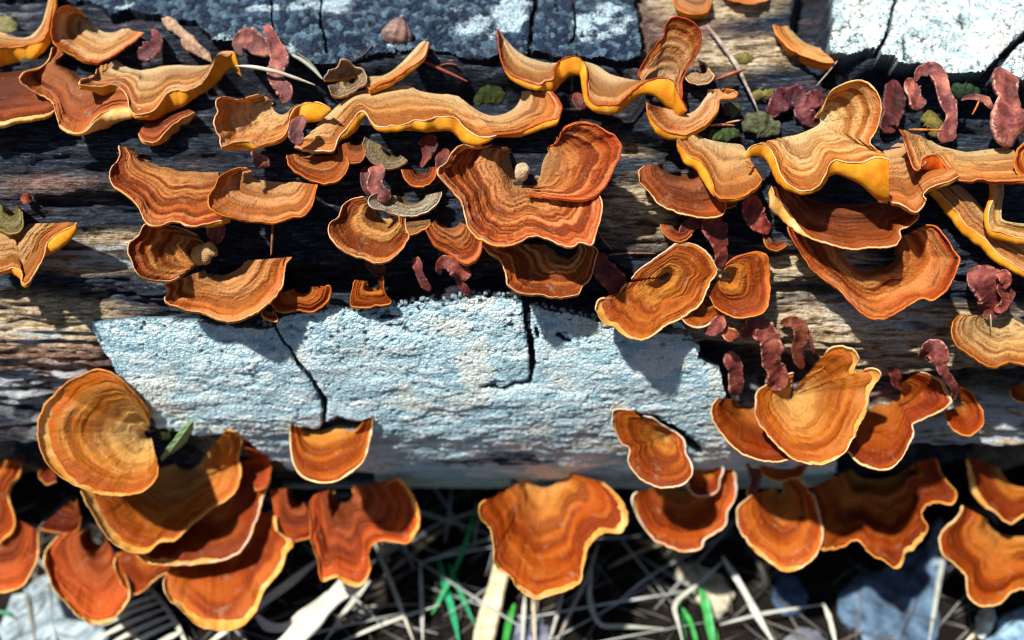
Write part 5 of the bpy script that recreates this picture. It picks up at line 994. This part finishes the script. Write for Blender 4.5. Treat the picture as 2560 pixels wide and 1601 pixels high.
def leaf(label, outline, tint, h=14, cat='leaf', name='dead_leaf', mat=LEAF, spine=None, rise=26, wfun=None):
    """leaf with a midrib: a curved sheet of real thickness between an outline and its middle line"""
    n = 40; q = spline([list(p) for p in outline]+[list(outline[0])], n)[:-1]; m = len(q)
    c = np.array(spine if spine is not None else q.mean(0)); rows = 9; t = np.linspace(0, 1, rows)[:, None]
    jx = 1+(vnoise(np.arange(m)*.8, 0*np.arange(m), int(c[0]) % 89)-.5)*.22*t
    px = c[0]+(q[:, 0]-c[0])*t*jx; py = c[1]+(q[:, 1]-c[1])*t*jx
    hh = h+rise*(1-t**2)*.3+rise*(fbm(px/60, py/60, int(c[0]) % 97, 3)-.5)*.8*(.3+t)
    if wfun is None: w = gw(px, py, np.maximum(hh, 3))
    else: w = wfun(px, py)+hh
    V = P(px, py, w).reshape(-1, 3); V2 = P(px, py+1, w-5).reshape(-1, 3); N = len(V)
    i = np.arange(rows-1)[:, None]*m; j = np.arange(m)[None]
    F = np.stack([i+j, i+(j+1) % m, i+m+(j+1) % m, i+m+j], -1).reshape(-1, 4)
    e = (rows-1)*m+np.arange(m); e2 = (rows-1)*m+(np.arange(m)+1) % m
    F = np.concatenate([F, F[:, ::-1]+N, np.stack([e, e2, e2+N, e+N], -1)])
    V = np.concatenate([V, V2]); o0 = V.mean(0)
    root = empty(name, Vector(o0)); tag(root, label, cat)
    obj('leaf_blade', new_mesh('leaf_blade', V-o0, F, mat, True), root, tint)
    a = q[0]; b = q[m//2]
    tt = np.linspace(.04, .96, 14); mx = a[0]+(b[0]-a[0])*tt; my = a[1]+(b[1]-a[1])*tt
    # the rib follows the sheet through its centre
    mx = np.where(tt < .5, a[0]+(c[0]-a[0])*tt*2, c[0]+(b[0]-c[0])*(tt*2-1)); my = np.where(tt < .5, a[1]+(c[1]-a[1])*tt*2, c[1]+(b[1]-c[1])*(tt*2-1))
    ww = (gw(mx, my, h+rise*.35) if wfun is None else wfun(mx, my)+h+rise*.35)
    VV, FF, _ = tube_geo(np.column_stack([mx, my, ww, np.full(14, 3.0)]), 26, 6, 1, .05, 2)
    for k in range(1, 6):
        for sd_ in (-1, 1):
            jb = (sd_*int(m*(.5-k*.075))) % m; u = k/6.3
            bx = a[0]+(c[0]-a[0])*u*2 if u < .5 else c[0]+(b[0]-c[0])*(u*2-1); by = a[1]+(c[1]-a[1])*u*2 if u < .5 else c[1]+(b[1]-c[1])*(u*2-1)
            jb = (m//2-sd_*(m//2-int(u*m*.5)-2)) % m
            vx = bx+(q[jb, 0]-bx)*np.linspace(0, .9, 6); vy = by+(q[jb, 1]-by)*np.linspace(0, .9, 6)
            vw = (gw(vx, vy, h+rise*.3) if wfun is None else wfun(vx, vy)+h+rise*.3)
            v3, f3, _ = tube_geo(np.column_stack([vx, vy, vw, np.linspace(2.2, 1.0, 6)]), 10, 5, 1, .05, 3)
            obj('vein', new_mesh('vein', world(v3[:, 0], v3[:, 1], v3[:, 2])-o0, f3, mat, True), root, tuple(v*1.1 for v in tint))
    obj('midrib', new_mesh('midrib', world(VV[:, 0], VV[:, 1], VV[:, 2])-o0, FF, mat, True), root, tuple(v*1.15 for v in tint))
leaf('big blue-grey dead leaf on the ground at lower right', [(2350, 1330), (2362, 1400), (2345, 1500), (2320, 1620), (2230, 1630), (2150, 1600), (2110, 1540), (2096, 1490), (2130, 1450), (2200, 1420), (2280, 1380)], (.26, .38, .55), 16)
leaf('pale grey leaf on the ground at the lower left corner', [(120, 1440), (230, 1520), (260, 1570), (250, 1640), (120, 1640), (20, 1620), (-10, 1560), (30, 1500)], (.85, .92, .95), 16)
leaf('dark blue leaf on the ground below the oval bracket', [(1950, 1430), (2000, 1450), (2020, 1500), (2000, 1540), (1950, 1530), (1930, 1480)], (.16, .26, .45), 12)
leaf('dull purple-grey leaf at the bottom edge right of the wide cream blade', [(1300, 1530), (1360, 1540), (1380, 1600), (1350, 1640), (1290, 1640), (1270, 1590)], (.55, .50, .62), 10)
leaf('purple-grey leaf at the bottom edge, left of the corner straw', [(1990, 1570), (2050, 1580), (2070, 1640), (1980, 1660), (1950, 1620)], (.5, .45, .5), 10)
leaf('crumpled tan leaf at the foot of the bright green tuft', [(1700, 1400), (1770, 1420), (1830, 1480), (1800, 1540), (1760, 1520), (1720, 1470), (1690, 1440)], (1.6, 1.25, .85), 20)
leaf('grey-blue leaf at the bottom right corner', [(2470, 1600), (2500, 1550), (2570, 1520), (2640, 1530), (2640, 1640), (2500, 1650)], (.8, 1.1, 1.35), 14)
leaf('small white leaf hanging below the corner bracket at lower right', [(2470, 1512), (2490, 1530), (2480, 1570), (2450, 1600), (2440, 1570), (2446, 1530)], (1.9, 1.75, 1.5), 40)
leaf('pale leaf in the gap between the scalloped corner bracket and the jagged one', [(2330, 1320), (2350, 1300), (2370, 1330), (2366, 1400), (2330, 1420), (2320, 1370)], (.9, 1.1, 1.2), 20)
LGREEN = simple_mat('fresh_leaf', (.16, .28, .13), (.34, .48, .28), (.02, .02, .02), rough=.45, spec=.4, bump=.3, bd=2, trans=.2, tint=True)
leaf('small fresh green leaf stuck upright beside the golden-orange fan', [(488, 1044), (482, 1076), (464, 1106), (436, 1130), (402, 1150), (412, 1126), (440, 1090), (462, 1060)], (1.1, 1.2, 1.1), 60, mat=LGREEN, rise=14, wfun=lambda x, y: cylw(x, np.minimum(y, 1150)))
# feathery dead frond, lower left: a stem with a row of leaflets
def frond():
    V, F = blade_geo([(352, 1450, 50), (400, 1500, 60), (440, 1560, 60), (480, 1640, 40)], 13, .3); o0 = V.mean(0)
    root = empty('dead_frond', Vector(o0)); tag(root, 'pale dry frond with parallel leaflets at lower left', 'frond')
    obj('stem', new_mesh('stem', V-o0, F, STRAW), root, (1, 1.05, 1.05))
    for i, (x, y, x2, y2) in enumerate([(375, 1474, 300, 1500), (392, 1490, 280, 1535), (404, 1504, 250, 1566), (416, 1520, 236, 1600), (430, 1538, 270, 1612), (440, 1556, 310, 1622), (452, 1580, 350, 1640), (362, 1462, 330, 1470)]):
        V, F = blade_geo([(x, y, 62), ((x+x2)/2, (y+y2)/2-4, 66), (x2, y2, 40)], 15, .3, 14)
        obj('leaflet', new_mesh('leaflet', V-o0, F, STRAW), root, (1, 1.07, 1.08))
frond()
